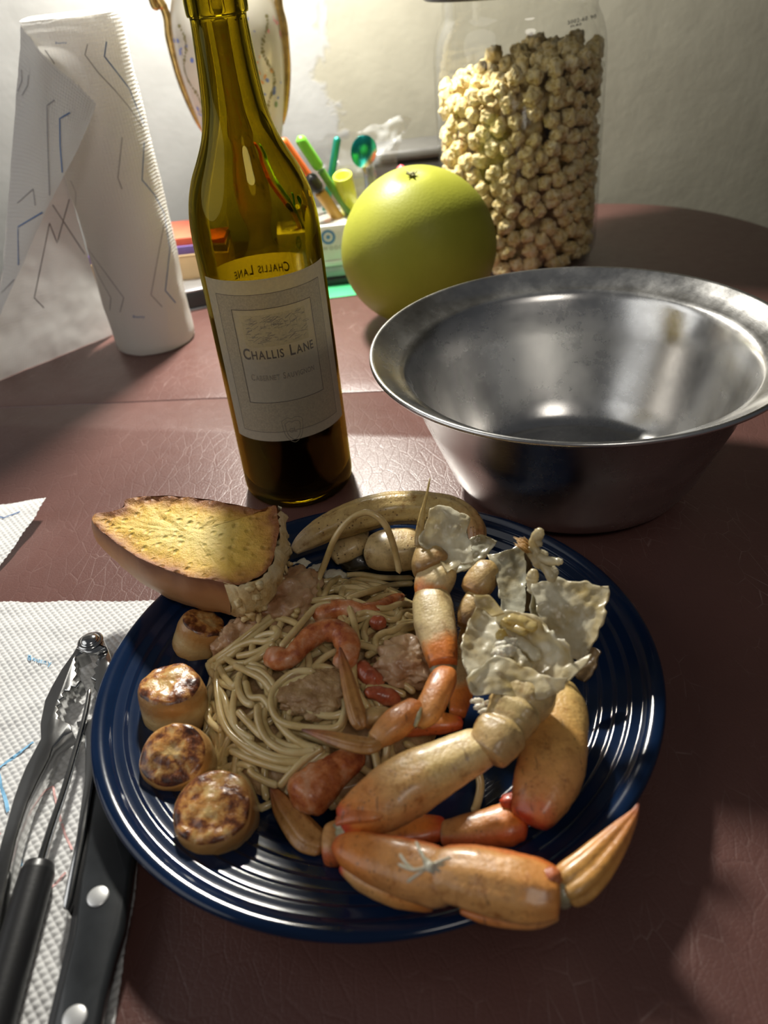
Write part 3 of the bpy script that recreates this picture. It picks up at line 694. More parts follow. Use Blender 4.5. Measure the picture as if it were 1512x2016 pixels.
# ================================================================== cutlery on the napkin
CHR = steel('bright_steel', .12, (.74, .74, .73), 400)
BLK = simple('black_plastic', (.012, .012, .013), .38, bs=500, bst=.1)
CK = thing('crab_cracker', P(178, 1262, .012), 'chrome hinged crab cracker with toothed jaws beside the plate', 'cracker')
CKZ = .010
def bar(outer, inner, z0, z1, bev=.0012):
    """a forged arm between an outer and an inner edge traced down its length"""
    poly = [P(x, y, z1) for x, y in outer]+[P(x, y, z1) for x, y in inner[::-1]]
    return plate_ext([(q.x, q.y) for q in poly], z0, z1, bev)
lo = [(160, 1256), (143, 1285), (120, 1317), (100, 1352), (87, 1379), (78, 1425), (79, 1454), (64, 1482), (50, 1508), (36, 1542), (25, 1574), (0, 1661), (-20, 1745), (-45, 1850)]
teeth = [(172, 1280), (150, 1291), (147, 1297), (150, 1303), (146, 1308), (150, 1314), (147, 1320), (152, 1326), (143, 1338), (152, 1341), (160, 1339), (150, 1352), (140, 1350), (138, 1360), (128, 1359), (122, 1366), (126, 1372), (116, 1378), (121, 1384), (112, 1390), (117, 1396), (111, 1402), (117, 1408), (113, 1413), (121, 1417), (138, 1424), (142, 1439), (125, 1448), (104, 1470), (97, 1492), (75, 1535), (54, 1580), (32, 1650), (10, 1750), (-12, 1850)]
sharp(obj('cracker_arm', bar(lo, teeth, .0045, .0135, .0007), CHR, CK), 40)
ro_ = [(204, 1256), (218, 1290), (224, 1330), (214, 1380), (200, 1440), (190, 1500), (181, 1553), (165, 1650), (141, 1768), (133, 1792)]
ri_ = [(184, 1280), (192, 1296), (187, 1304), (192, 1310), (183, 1316), (188, 1324), (178, 1334), (188, 1340), (184, 1352), (190, 1362), (186, 1374), (190, 1384), (184, 1394), (189, 1404), (178, 1414), (150, 1420), (154, 1440), (166, 1446), (167, 1490), (166, 1533), (149, 1649), (124, 1765), (123, 1786)]
sharp(obj('cracker_arm', bar(ro_, ri_, .0035, .0125, .0007), CHR, CK), 40)
obj('hinge_plate', bar([(160, 1256), (172, 1249), (190, 1249), (204, 1256), (210, 1275)], [(160, 1256), (150, 1275), (170, 1284), (188, 1284), (210, 1275)], .0128, .0152, .0006), CHR, CK)
hp = P(178, 1262, .0155); obj('rivet', lathe([(.0068, .0), (.0068, .0008), (.0055, .0012), (.005, .0009), (.0048, .0020), (.0035, .0031), (0, .0036)], 32, (hp.x, hp.y, .0150)), CHR, CK)
PK = thing('seafood_pick', P(77, 1709, .003), 'thin steel seafood pick with a black handle lying between the cracker arms', 'pick')
pk = [P(178, 1352, .0145), P(165, 1420, .0130), P(130, 1545, .0110), P(100, 1635, .0098), P(76, 1716, .0088)]
obj('pick_shaft', tube(cr(pk, 30), np.linspace(.0011, .0021, 30), 12, round_ends=True), CHR, PK)
ph = [P(78, 1704, .0088), P(60, 1765, .0086), P(20, 1905, .0084), P(-25, 2060, .0084)]
obj('handle', tube(cr(ph, 50), np.concatenate([np.linspace(.0060, .0069, 6), np.linspace(.0069, .0074, 44)]), 24, prof=None), BLK, PK, label='round black handle')
KN = thing('steak_knife', P(170, 1900, .001), 'black handled knife with silver rivets, its blade pushed under the plate', 'knife')
kl = [(193, 1470), (180, 1540), (163, 1650), (148, 1740), (134, 1840), (112, 1930), (91, 2016), (78, 2090)]
kr = [(285, 1560), (276, 1640), (263, 1690), (252, 1770), (243, 1825), (224, 1885), (207, 1950), (195, 2016), (186, 2090)]
def scale_(z0, z1, bev): return bar(kl, kr, z0, z1, bev)
obj('handle_scale', bar(kl, kr, .0030, .0075, .0008), BLK, KN, label='black handle scale')
obj('tang', bar([(x+3, y) for x, y in kl], [(x-3, y) for x, y in kr], .0075, .0090, .0001), BLK, KN)
kl2 = [(x+10*(i > 1), y) for i, (x, y) in enumerate(kl)]
obj('handle_scale', bar([(x+7, y) for x, y in kl], [(x-1, y) for x, y in kr], .0090, .0142, .0022), simple('black_scale', (.02, .022, .024), .3, vary=.4, vs=60, coat=.3), KN, label='black handle scale')
for x, y in ((193, 1765), (147, 2004)):
    q = P(x, y, .0142); obj('rivet', lathe([(.0043, -.002), (.0043, .0003), (.0036, .0006), (0, .0007)], 28, (q.x, q.y, .0142)), simple('rivet_alu', (.75, .75, .74), .35, .7), KN)
ka, kb = P(236, 1540, .005), P(258, 1420, .005); kd = Vector((kb.x-ka.x, kb.y-ka.y, 0)).normalized(); kn = Vector((-kd.y, kd.x, 0))
L = .105
bp = [ka-kn*.009-kd*.004, ka+kn*.009-kd*.004, ka+kn*.009+kd*L*.6, ka+kn*.004+kd*L*.9, ka-kn*.008+kd*L, ka-kn*.0105+kd*L*.6]
obj('blade', plate_ext([(q.x, q.y) for q in bp], .0012, .0024, .0004), CHR, KN, label='steel blade')

# ================================================================== clutter at the back of the table
def solid(name, label, cat, c, s, m, bev=.0015, rz=0.0, group=None):
    o = obj(name, box(c, s, bev, rz), m); _tag(o, label, cat, group); return sharp(o, 40)
CARD = simple('brown_card', (.55, .38, .20), .75, vary=.12, vs=25)
CB = thing('cardboard_box', (-.222, .930, 0), 'small brown cardboard box under the books behind the towel roll', 'box')
obj('box_body', box((-.222, .930, 0), (.13, .075, .047), .001), CARD, CB); obj('box_flap', box((-.222, .925, .0472), (.132, .070, .0016), .0005), CARD, CB)
bk = thing('thin_book', (-.222, .930, .049), 'thin purple book lying on the cardboard box', 'book')
PAGE = simple('page_edge', (.75, .72, .66), .8)
obj('cover', join(box((-.222, .930, .0489), (.13, .075, .0012), .0003), box((-.222, .930, .0563), (.13, .075, .0012), .0003), box((-.222, .8935, .0501), (.13, .002, .0062), .0003)), simple('purple_cover', (.16, .10, .32), .45), bk); obj('pages', box((-.222, .9315, .0502), (.126, .070, .0060), .0002), PAGE, bk)
bk = thing('thin_book', (-.222, .932, .060), 'red-orange book on top of the purple book', 'book')
obj('cover', join(box((-.222, .932, .0576), (.125, .072, .0012), .0003), box((-.222, .932, .0642), (.125, .072, .0012), .0003), box((-.222, .897, .0588), (.125, .002, .0054), .0003)), simple('red_cover', (.72, .13, .06), .45), bk); obj('pages', box((-.222, .9335, .0589), (.121, .067, .0052), .0002), PAGE, bk)
TRY = thing('black_tray', (-.178, .885, 0), 'low black plastic case with silver edges beside the towel roll', 'case')
obj('case_body', box((-.178, .885, .0015), (.052, .056, .018), .0015, .3), simple('dark_case', (.03, .035, .037), .35), TRY)
SILV = simple('silver_trim', (.55, .57, .6), .3, .8)
obj('silver_edge', box((-.178, .885, .0195), (.054, .058, .0025), .001, .3), SILV, TRY, label='silver top edge'); obj('silver_edge', box((-.178, .885, 0), (.055, .059, .0016), .0006, .3), SILV, TRY, label='silver bottom edge')
# boxes behind the pomelo
WHT = simple('white_card', (.78, .78, .74), .55, vary=.03)
BXX, BXY = -.018, .925
solid('black_tray', 'flat black tray at the bottom of the stack of boxes', 'tray', (BXX, BXY, 0), (.112, .086, .0085), simple('tray_black', (.03, .03, .032), .4))
solid('grey_case', 'flat grey case between the black tray and the white notebook', 'case', (BXX+.002, BXY+.001, .0087), (.108, .083, .0125), simple('case_grey', (.36, .37, .38), .45), .003)
solid('white_notebook', 'thin white notebook under the white box', 'notebook', (BXX, BXY, .0214), (.109, .082, .006), WHT, .0006)
wb = thing('white_box', (BXX, BXY, .0276), 'white cardboard box with a round blue logo behind the pomelo', 'box')
obj('box_body', box((BXX, BXY, .0276), (.106, .080, .037), .0008), WHT, wb)
lg = PY(646, 467, BXY-.0404); lc = np.array((lg.x, BXY-.0403, lg.z))
ringv = []
for rr0, rr1 in ((.0048, .0078), (0.0, .0024)):
    A = [lc+np.array((math.cos(t)*rr1, 0, math.sin(t)*rr1)) for t in np.linspace(0, 2*math.pi, 24, endpoint=False)]; Bq = [lc+np.array((math.cos(t)*rr0, 0, math.sin(t)*rr0)) for t in np.linspace(0, 2*math.pi, 24, endpoint=False)]
    ringv.append((np.array(A+Bq), [(i, (i+1) % 24, 24+(i+1) % 24, 24+i) for i in range(24)]))
obj('round_logo', join(*ringv), simple('logo_blue', (.12, .28, .55), .5), wb, smooth=False, label='round blue logo')
V, Fc = text2d('wood', .0085); lg2 = PY(655, 486, BXY-.0403); obj('box_lettering', (np.array([(lg2.x+v[0], BXY-.0402, lg2.z-.003+v[1]) for v in V]), Fc), simple('faint_print', (.48, .49, .44), .6), wb, smooth=False)
# clear organiser with pens
ORX, ORY, ORZ = -.016, .928, .0648; OW, OD, OH = .094, .068, .040
CLR2 = CLEAR.copy(); CLR2.name = 'acrylic'
og = thing('pen_organiser', (ORX, ORY, ORZ), 'clear plastic pen holder standing on the white box', 'pen holder')
obj('holder_walls', join(box((ORX, ORY, ORZ), (OW, OD, .0015), .0003), *[box((ORX+dx, ORY+dy, ORZ+.0016), (sx, sy, OH), .0003) for dx, dy, sx, sy in ((-OW/2+.0008, 0, .0016, OD), (OW/2-.0008, 0, .0016, OD), (0, -OD/2+.0008, OW-.0034, .0016), (0, OD/2-.0008, OW-.0034, .0016), (.01, 0, .0014, OD-.0034))]), CLR2, og, smooth=False)
def stick(name, label, cat, pts, rad, parts, group=None):
    """pen-like thing: parts = list of (part name, t0, t1, material, radius factor)"""
    b0 = pts[-1]; t = thing(name, b0, label, cat, group); p = cr([tuple(q) for q in pts], 40)
    for nme, t0, t1, m, k in parts:
        i0, i1 = int(t0*39), int(t1*39)+1; obj(nme, tube(p[i0:i1], rad*k, 14, round_ends=(t0 == 0)), m, t)
    return t
pl = lambda n, c, **k: simple(n, c, .35, **k)
ORG_, GRN, LIM, TEAL, AMB = pl('orange_plastic', (.85, .16, .03)), pl('green_plastic', (.16, .50, .04)), pl('lime_plastic', (.62, .66, .05)), pl('teal_metal', (.02, .26, .20), metal=.6), pl('amber_plastic', (.62, .36, .06))
PYE = .920
def line(a, b, ya, yb): return [PY(a[0], a[1], ya), PY((a[0]+b[0])/2, (a[1]+b[1])/2, (ya+yb)/2), PY(b[0], b[1], yb)]
stick('pen', 'orange pen leaning left in the clear holder', 'pen', line((553, 272), (664, 428), .925, .942), .0052, [('cap', 0, .55, ORG_, 1.0), ('barrel', .55, 1, pl('orange_dark', (.75, .22, .05)), .85)])
stick('pen', 'bright green pen leaning left in the clear holder', 'pen', line((587, 268), (696, 432), .905, .918), .0052, [('cap', 0, .42, GRN, 1.12), ('barrel', .42, 1, pl('green_barrel', (.13, .36, .05)), .8)])
stick('marker', 'amber marker with a black cap in the clear holder', 'marker', line((606, 344), (668, 432), .900, .914), .0072, [('cap', 0, .40, BLK, 1.0), ('barrel', .40, 1, AMB, .85)])
lt = thing('lime_tube', PY(686, 420, .93), 'open lime yellow tube standing in the clear holder', 'tube')
ta, tb = PY(674, 346, .912), PY(692, 424, .928); ax = (ta-tb).normalized(); Lh = (ta-tb).length
lv, lf = lathe([(0, 0), (.0098, 0), (.0104, Lh), (.0098, Lh+.0008), (.0078, Lh), (.0075, Lh-.02), (0, Lh-.02)], 28, axis=ax); obj('tube_wall', (lv+np.array(tb), lf), LIM, lt)
stick('spoon_handle', 'flat teal metallic stick behind the lime tube', 'stick', line((665, 268), (640, 420), .948, .950), .0042, [('shaft', 0, 1, TEAL, 1.0)])
# teal spoon
m, nt, b, o = new_mat('iridescent_metal'); co = nd(nt, 'ShaderNodeTexCoord').outputs['Object']
gx = nd(nt, 'ShaderNodeSeparateXYZ', {0: co}).outputs; g = nd(nt, 'ShaderNodeMapRange', {'Value': nd(nt, 'ShaderNodeMath', {0: gx['Z'], 1: gx['X']}, operation='SUBTRACT').outputs[0], 1: .035, 2: .075}).outputs[0]
nt.links.new(ramp(nt, g, [(0, (.25, .30, .62)), (.3, (.50, .42, .16)), (.45, (.03, .40, .36)), (1, (.01, .22, .20))]), b.inputs['Base Color']); setp(b, Metallic=.85, Roughness=.22); IRI = m
sp = thing('teal_spoon', PY(722, 420, .95), 'iridescent teal metal spoon standing bowl up in the clear holder', 'spoon')
scn = PY(716, 298, .945); sv = []
for k, dz in ((1, 0), (-1, -.0012)):
    pass
su = Vector((.10, -.08, 1)).normalized(); sr = Vector((1, .1, -.05)).normalized(); sn_ = sr.cross(su).normalized()
rows = [[scn+sr*(.0138*u*math.sqrt(max(0, 1-v*v))*1.0)+su*(.0165*v)-sn_*(-.004)*(1-u*u)*(1-v*v) for u in np.linspace(-1, 1, 9)] for v in (-.999, -.9, -.7, -.4, 0, .4, .7, .9, .999)]
obj('spoon_bowl', sheet(rows, 28, 28, thick=.0012), IRI, sp); obj('spoon_shank', tube(cr([tuple(scn-su*.016), tuple(PY(722, 360, .948)), tuple(PY(724, 422, .95))], 16), .0026, 10, .5), IRI, sp)
# crumpled bag
m, nt, b, o = new_mat('clear_film'); tr = nd(nt, 'ShaderNodeBsdfTransparent'); setp(b, Base_Color=(.45, .46, .46), Roughness=.18, Specular_IOR_Level=.9)
nt.links.new(nd(nt, 'ShaderNodeMixShader', {0: .28, 1: tr.outputs[0], 2: b.outputs[0]}).outputs[0], o.inputs[0]); FILM = m
rows = [[PY(590, 300, 1.03), PY(640, 268, 1.02), PY(700, 258, 1.03), PY(760, 240, 1.02), PY(806, 226, 1.03)], [PY(600, 330, 1.03), PY(650, 310, 1.02), PY(710, 300, 1.03), PY(765, 275, 1.01), PY(800, 255, 1.03)], [PY(610, 380, 1.01), PY(660, 360, 1.0), PY(710, 350, 1.0), PY(752, 320, .995), PY(785, 300, 1.01)], [P(640, 483, .0008), P(680, 479, .0008), P(725, 473, .0008), P(765, 467, .0008), P(800, 461, .0008)]]
bag = obj('plastic_bag', sheet(rows, 60, 60, crinkle=.011, cs=26, ragged=.006), FILM); _tag(bag, 'crumpled clear plastic bag standing behind the pens', 'bag')
# grey device behind the jar
dv = thing('grey_plastic_box', (.083, 1.095, 0), 'dark grey plastic box with a paler lid behind the jar', 'box')
obj('box_body', box((.083, 1.095, 0), (.115, .066, .083), .006), simple('box_dark', (.03, .03, .031), .4), dv); obj('lid', box((.083, 1.095, .0832), (.120, .070, .013), .004), simple('box_lid', (.085, .082, .075), .45), dv, label='paler grey lid')
stick('pen', 'pen with a pink cap standing behind the pomelo', 'pen', [PY(789, 324, .93), Vector((PY(789, 324, .93).x+.003, .935, .05)), Vector((PY(789, 324, .93).x+.008, .944, .0045))], .0050, [('cap', 0, .3, pl('pink_plastic', (.78, .10, .14)), 1.0), ('barrel', .3, 1, pl('dark_barrel', (.05, .05, .06)), .85)])
gc = obj('green_card', box((-.022, .864, 0), (.060, .040, .0012), .0003, .04), simple('green_card', (.05, .42, .16), .5)); _tag(gc, 'bright green card on the table left of the pomelo', 'card')
#PART4
# ================================================================== food: pasta
MX, MY, MRX, MRY = -.036, .284, .063, .075
_pp = [q for q in plate_profile()[::-1] if q[0] < .133][:-9]; _pp = sorted((q for q in _pp if q[1] > .005), key=lambda q: q[0])
def plate_z(x, y): return float(np.interp(math.hypot(x-PLC[0], y-PLC[1]), [q[0] for q in _pp], [q[1] for q in _pp]))
def mound(x, y):
    d = ((x-MX)/MRX)**2+((y-MY)/MRY)**2
    return max(plate_z(x, y)+.0006, .0078+(.027*(1-d)**.65 if d < 1 else 0))
def onm(px, py, off=0.0):
    z = .025
    for _ in range(14):
        q = P(px, py, z); z = .5*z+.5*(mound(q.x, q.y)+off)
    return P(px, py, z)
def z3(x, y): return (380+x/2.908, 1100+y/2.908)
def food(name, c1, c2, c3, scale=70, rough=.35, sss=.15, bs=160, bst=.4, bd=.0008, rad=(.006, .003, .0015), pos=(.35, .5, .66)):
    m, nt, b, o = new_mat(name); co = nd(nt, 'ShaderNodeTexCoord').outputs['Object']
    n = noise_(nt, co, scale, 6, .62); nt.links.new(ramp(nt, n, list(zip(pos, (c1, c2, c3)))), b.inputs['Base Color'])
    setp(b, Roughness=rough, Subsurface_Weight=sss, Subsurface_Scale=.6, Coat_Weight=.25, Coat_Roughness=.15)
    b.inputs['Subsurface Radius'].default_value = rad
    bump(nt, b, noise_(nt, co, bs, 6, .65), bst, bd); return m
PASTA = food('cooked_spaghetti', (.53, .38, .15), (.64, .48, .22), (.72, .57, .30), 60, .24, .25, 300, .15, .0004)
SAUCE = food('creamy_sauce', (.32, .17, .07), (.44, .27, .12), (.56, .38, .19), 55, .25, .1, 170, .9, .0025)
def sauce():
    V = [(MX, MY, mound(MX, MY)-.004)]; Fc = []; nr, na = 26, 72
    for i in range(1, nr+1):
        for k in range(na):
            a = 2*math.pi*k/na; t = i/nr*(.93+.05*mnoise.noise(Vector((math.cos(a)*2, math.sin(a)*2, 4)))); x, y = MX+MRX*t*math.cos(a), MY+MRY*t*math.sin(a)
            z = mound(x, y)-.0055+.0035*mnoise.fractal(Vector((x*90, y*90, 1)), .8, 2, 4)
            V.append((x, y, max(plate_z(x, y)+.0004, z) if i < nr else plate_z(x, y)+.0002))
    for k in range(na): Fc.append((0, 1+k, 1+(k+1) % na))
    for i in range(nr-1):
        for k in range(na): q = (k+1) % na; a = 1+i*na; Fc.append((a+k, a+na+k, a+na+q, a+q))
    return np.array(V), Fc
o = obj('seafood_sauce', sauce(), SAUCE); _tag(o, 'creamy brown seafood sauce soaking the bottom of the spaghetti pile', 'sauce', kind='stuff')
SR = .00176
TRACE = [  # (offset above the pile, points in the close-up frame)
 (.003, [(480, 160), (560, 210), (680, 240), (820, 225), (880, 260), (915, 340), (935, 440), (930, 560), (920, 680), (950, 780), (1020, 870)]),
 (.002, [(745, 225), (760, 190), (790, 140), (860, 100), (960, 90), (1100, 110), (1270, 112)]),
 (.0005, [(850, 225), (855, 180), (880, 140), (940, 122), (1030, 130), (1180, 170)]),
 (.004, [(880, 235), (950, 205), (1050, 175), (1150, 150), (1265, 140)]),
 (.003, [(905, 235), (960, 255), (1030, 280), (1110, 285), (1180, 262), (1265, 262)]),
 (.002, [(930, 325), (990, 308), (1060, 325), (1120, 348), (1165, 345), (1200, 310), (1260, 300)]),
 (.001, [(850, 410), (875, 375), (905, 345), (935, 322)]),
 (.003, [(1290, 370), (1200, 385), (1140, 415), (1090, 425), (1050, 455), (1045, 490), (1060, 510)]),
 (.0035, [(940, 490), (990, 500), (1060, 525), (1130, 560)]),
 (.003, [(1065, 565), (1090, 630), (1150, 690), (1220, 730), (1270, 770)]),
 (.0015, [(980, 745), (1050, 735), (1130, 745), (1220, 785)]),
 (.003, [(80, 605), (200, 522), (320, 430), (430, 340), (510, 288), (570, 285), (610, 305)]),
 (.001, [(110, 620), (230, 545), (350, 440), (440, 360), (520, 310), (600, 330)]),
 (.004, [(500, 510), (560, 440), (620, 370), (690, 290), (740, 265), (800, 262)]),
 (.002, [(130, 590), (240, 515), (340, 475), (420, 475), (470, 450), (488, 415), (462, 392)]),
 (.002, [(290, 605), (380, 560), (450, 505)]),
 (.0015, [(250, 560), (330, 545), (400, 520), (470, 480)]),
 (.002, [(85, 600), (115, 665), (170, 715), (240, 742)]),
 (.0025, [(150, 620), (190, 690), (235, 730), (262, 690), (270, 650)]),
 (.003, [(235, 610), (320, 650), (400, 695), (455, 760)]),
 (.0025, [(300, 625), (380, 640), (440, 690), (470, 740)]),
 (.003, [(135, 640), (140, 760), (160, 890), (205, 990), (280, 1060), (380, 1120), (500, 1160), (640, 1160)]),
 (.001, [(110, 720), (78, 840), (95, 930), (165, 985)]),
 (.002, [(245, 745), (228, 850), (240, 950), (300, 1030), (380, 1090), (490, 1135), (650, 1140)]),
 (.003, [(258, 680), (265, 760), (300, 820), (350, 840)]),
 (.0015, [(210, 1095), (300, 1135), (420, 1180), (560, 1210), (650, 1180), (760, 1090)]),
 (.0015, [(320, 1195), (350, 1235), (420, 1275), (490, 1300)]),
 (.004, [(490, 1310), (560, 1230), (650, 1140), (745, 1078)]),
 (.004, [(830, 692), (720, 680), (610, 690), (525, 735), (465, 815), (470, 900), (540, 1000), (640, 1065), (730, 1088)]),
 (.005, [(705, 645), (600, 645), (520, 690), (460, 760), (450, 850), (500, 930), (610, 962), (730, 972), (830, 962), (868, 880), (862, 790)]),
 (.0045, [(520, 770), (590, 825), (690, 880), (800, 900), (890, 870)]),
 (.0045, [(368, 830), (375, 930), (420, 1030), (510, 1095), (620, 1110), (710, 1092)]),
 (.002, [(415, 850), (405, 930), (450, 1020), (550, 1075), (660, 1080)]),
 (.0035, [(255, 870), (320, 940), (390, 1010), (470, 1050)]),
 (.002, [(535, 895), (610, 855), (690, 855)]),
 (.0025, [(825, 995), (862, 930), (872, 850)]),
 (.002, [(985, 560), (1080, 515), (1200, 505), (1310, 525)]),
 (.002, [(1160, 405), (1220, 400), (1290, 380)]), (.003, [(1165, 380), (1230, 365), (1300, 372)]), (.004, [(1210, 315), (1250, 335), (1300, 345)]),
 (.001, [(470, 340), (540, 350), (600, 385), (560, 440)]), (.001, [(180, 560), (240, 600), (330, 600), (420, 640)]),
 (.002, [(120, 690), (180, 800), (210, 900), (260, 980), (350, 1040)]), (.001, [(540, 1180), (640, 1200), (720, 1150), (790, 1120)]),
 (.002, [(300, 700), (330, 790), (400, 800), (450, 870)]), (.0005, [(190, 930), (250, 1040), (350, 1140), (470, 1190)]),
 (.002, [(1480, 740), (1485, 820), (1490, 920)]), (.002, [(1510, 745), (1518, 830), (1520, 930)]), (.001, [(1390, 745), (1450, 735), (1540, 750)]),
]
LBS = 'cooked spaghetti strand coiled in the creamy pile on the blue plate'; GRP = 'spaghetti strands in the pile'
def strand(pts3, n=44, label=LBS, grp=GRP):
    o = obj('spaghetti_strand', tube(cr([tuple(q) for q in pts3], n), SR, 8, round_ends=True), PASTA); _tag(o, label, 'pasta', grp); return o
for off, pts in TRACE:
    q = [onm(*z3(x, y), off) for x, y in pts]; ax_ = sum(p.x for p in q)/len(q)-MX; ay_ = sum(p.y for p in q)/len(q)-MY
    reg = 'left side of the pile, beside the scallops' if ax_ < -.022 else 'right side of the pile, under the crab legs' if ax_ > .026 else 'back of the pile, toward the claw' if ay_ > .018 else 'front of the pile, near the big shrimp' if ay_ < -.022 else 'middle of the pile, around the curled shrimp'
    strand(q, 44, 'spaghetti strand at the '+reg, 'spaghetti strands at the '+reg.split(',')[0])
strand([onm(632, 1178, .001), onm(625, 1150, .004)]+[P(640, 1108, .038), P(661, 1057, .052), P(690, 1022, .060), P(720, 1009, .063), P(744, 1018, .061), P(760, 1036, .056), P(771, 1062, .048), P(780, 1095, .038), P(787, 1130, .030)], 60, 'spaghetti strand arching high above the pile in front of the back claw', None)
strand([P(922, 1478, .020), P(938, 1510, .017), P(946, 1545, .013), P(940, 1580, .010), P(932, 1600, .0095)], 30, 'loose spaghetti end hanging beside the biggest crab leg', None)
r = random.Random(12)
for k in range(78):
    a = r.uniform(0, 6.28); d = .86*math.sqrt(r.random()); x, y = MX+MRX*d*math.cos(a), MY+MRY*d*math.sin(a); th = r.uniform(0, 6.28); cu = r.choice((-1, 1))*r.uniform(18, 60); pts = []
    ln = r.uniform(.035, .09); dep = r.uniform(-.0055, .0008)
    for i in range(12):
        dd = ((x-MX)/MRX)**2+((y-MY)/MRY)**2
        if dd > .93: th = math.atan2(MY-y, MX-x)+.9*cu/abs(cu)
        pts.append(Vector((x, y, max(.0095, mound(x, y)+dep+.0012*math.sin(i*1.3+k)))))
        x += math.cos(th)*ln/11; y += math.sin(th)*ln/11; th += cu*ln/11
    strand(pts, 30, 'half buried spaghetti strand in the sauce of the pile', 'spaghetti strands buried in the sauce')

# ---- shrimp, seafood pieces
SHRM = food('cooked_shrimp', (.28, .045, .015), (.58, .19, .06), (.70, .40, .24), 95, .22, .15, 260, .6, .0010)
SHRD = food('dark_shrimp', (.20, .035, .015), (.45, .10, .04), (.56, .22, .11), 70, .3, .1, 220, .4, .0008)
CHNK = food('pale_seafood', (.38, .19, .09), (.56, .35, .19), (.66, .47, .30), 45, .4, .15, 130, .7, .0016)
def rough(VF, amp, sc_, seed=0):
    V = np.array(VF[0]); c = V.mean(0)
    for i, v in enumerate(V):
        d = v-c; V[i] = v+d/(np.linalg.norm(d)+1e-9)*amp*mnoise.fractal(Vector(v)*sc_+Vector((seed, 0, 0)), .8, 2, 3)
    return (V,)+tuple(VF[1:])
def shrimp(pts, rads, m, label, n=60, ridges=6):
    p = cr([tuple(q) for q in pts], n); rr = np.interp(np.linspace(0, 1, n), np.linspace(0, 1, len(rads)), rads)
    rr = rr*(1+.05*np.abs(np.sin(np.linspace(0, 1, n)*math.pi*ridges)))
    o = obj('shrimp', rough(tube(p, rr, 18, .92, round_ends=True), .0007, 220), m); _tag(o, label, 'shrimp', 'shrimp in the pasta'); return o
s3 = lambda L, z: [onm(*z3(x, y), z) for x, y in L]
k_ = .43/1605/2.908
shrimp(s3([(425, 540), (500, 575), (560, 560), (620, 500), (690, 440), (760, 410), (840, 425), (885, 490), (875, 570), (800, 600)], .006), [v*k_ for v in (52, 62, 50, 52, 58, 62, 62, 62, 55, 30)], SHRM, 'curled orange shrimp on top of the middle of the spaghetti')
shrimp(s3([(690, 340), (770, 300), (860, 285), (960, 300), (1060, 285), (1150, 235), (1200, 215)], .001), [v*k_ for v in (40, 52, 55, 46, 44, 36, 20)], SHRM, 'orange shrimp half hidden under strands at the back of the pasta')
shrimp([P(578, 1588, .019), P(598, 1570, .020), P(630, 1543, .021), P(660, 1518, .021), P(692, 1496, .021), P(716, 1481, .020)], [.0078, .0104, .0096, .0076, .0062, .0036], SHRM, 'plump orange-red shrimp lying at the front edge of the pasta', ridges=0)
shrimp(s3([(980, 765), (1050, 770), (1120, 790), (1180, 820)], .003), [v*k_ for v in (24, 40, 44, 26)], SHRD, 'dark red shrimp piece beside the crab leg tips', ridges=3)
shrimp(s3([(960, 590), (985, 650), (1040, 690), (1100, 700)], .002), [v*k_ for v in (30, 44, 48, 26)], SHRD, 'dark red shrimp tail under the pale seafood chunk', ridges=3)
shrimp(s3([(1010, 350), (1060, 365), (1110, 380)], .001), [v*k_ for v in (34, 44, 30)], SHRD, 'small pink shrimp piece behind the first crab leg', ridges=2)
def chunk(c, rr, label, seed, m=CHNK, rot=0.0):
    o = obj('seafood_chunk', rough(lump(c, rr, .32, 1.5, 5, seed), .0012, 210, seed), m); _tag(o, label, 'seafood'); return o
chunk(P(556, 1190, .026), (.023, .020, .016), 'big pale seafood chunk beside the torn end of the bread', 1)
chunk(P(470, 1262, .018), (.014, .013, .010), 'browned seafood piece in the shade of the bread', 2)
chunk(onm(798, 1306, .004), (.0155, .013, .009), 'pale pink seafood chunk beside the middle crab leg', 3)
chunk(onm(622, 1365, .002), (.017, .013, .006), 'brown saucy seafood chunk in the middle of the spaghetti', 5, SAUCE)
MEAT = food('white_crab_meat', (.50, .46, .33), (.68, .63, .50), (.75, .71, .60), 90, .45, .2, 300, .5, .0008)
for q, rr, s, lb in (((590, 1114), .0058, 1, 'small white crab meat flake behind the pale chunk'), ((625, 1122), .0045, 2, 'small white crab meat flake under the arching strand'), ((660, 1135), .0050, 3, 'white crab meat flake below the back claw')):
    o = obj('crab_meat_flake', lump(P(q[0], q[1], .013), (rr*1.3, rr, rr*.7), .35, 2, 3, s), MEAT); _tag(o, lb, 'crab meat')

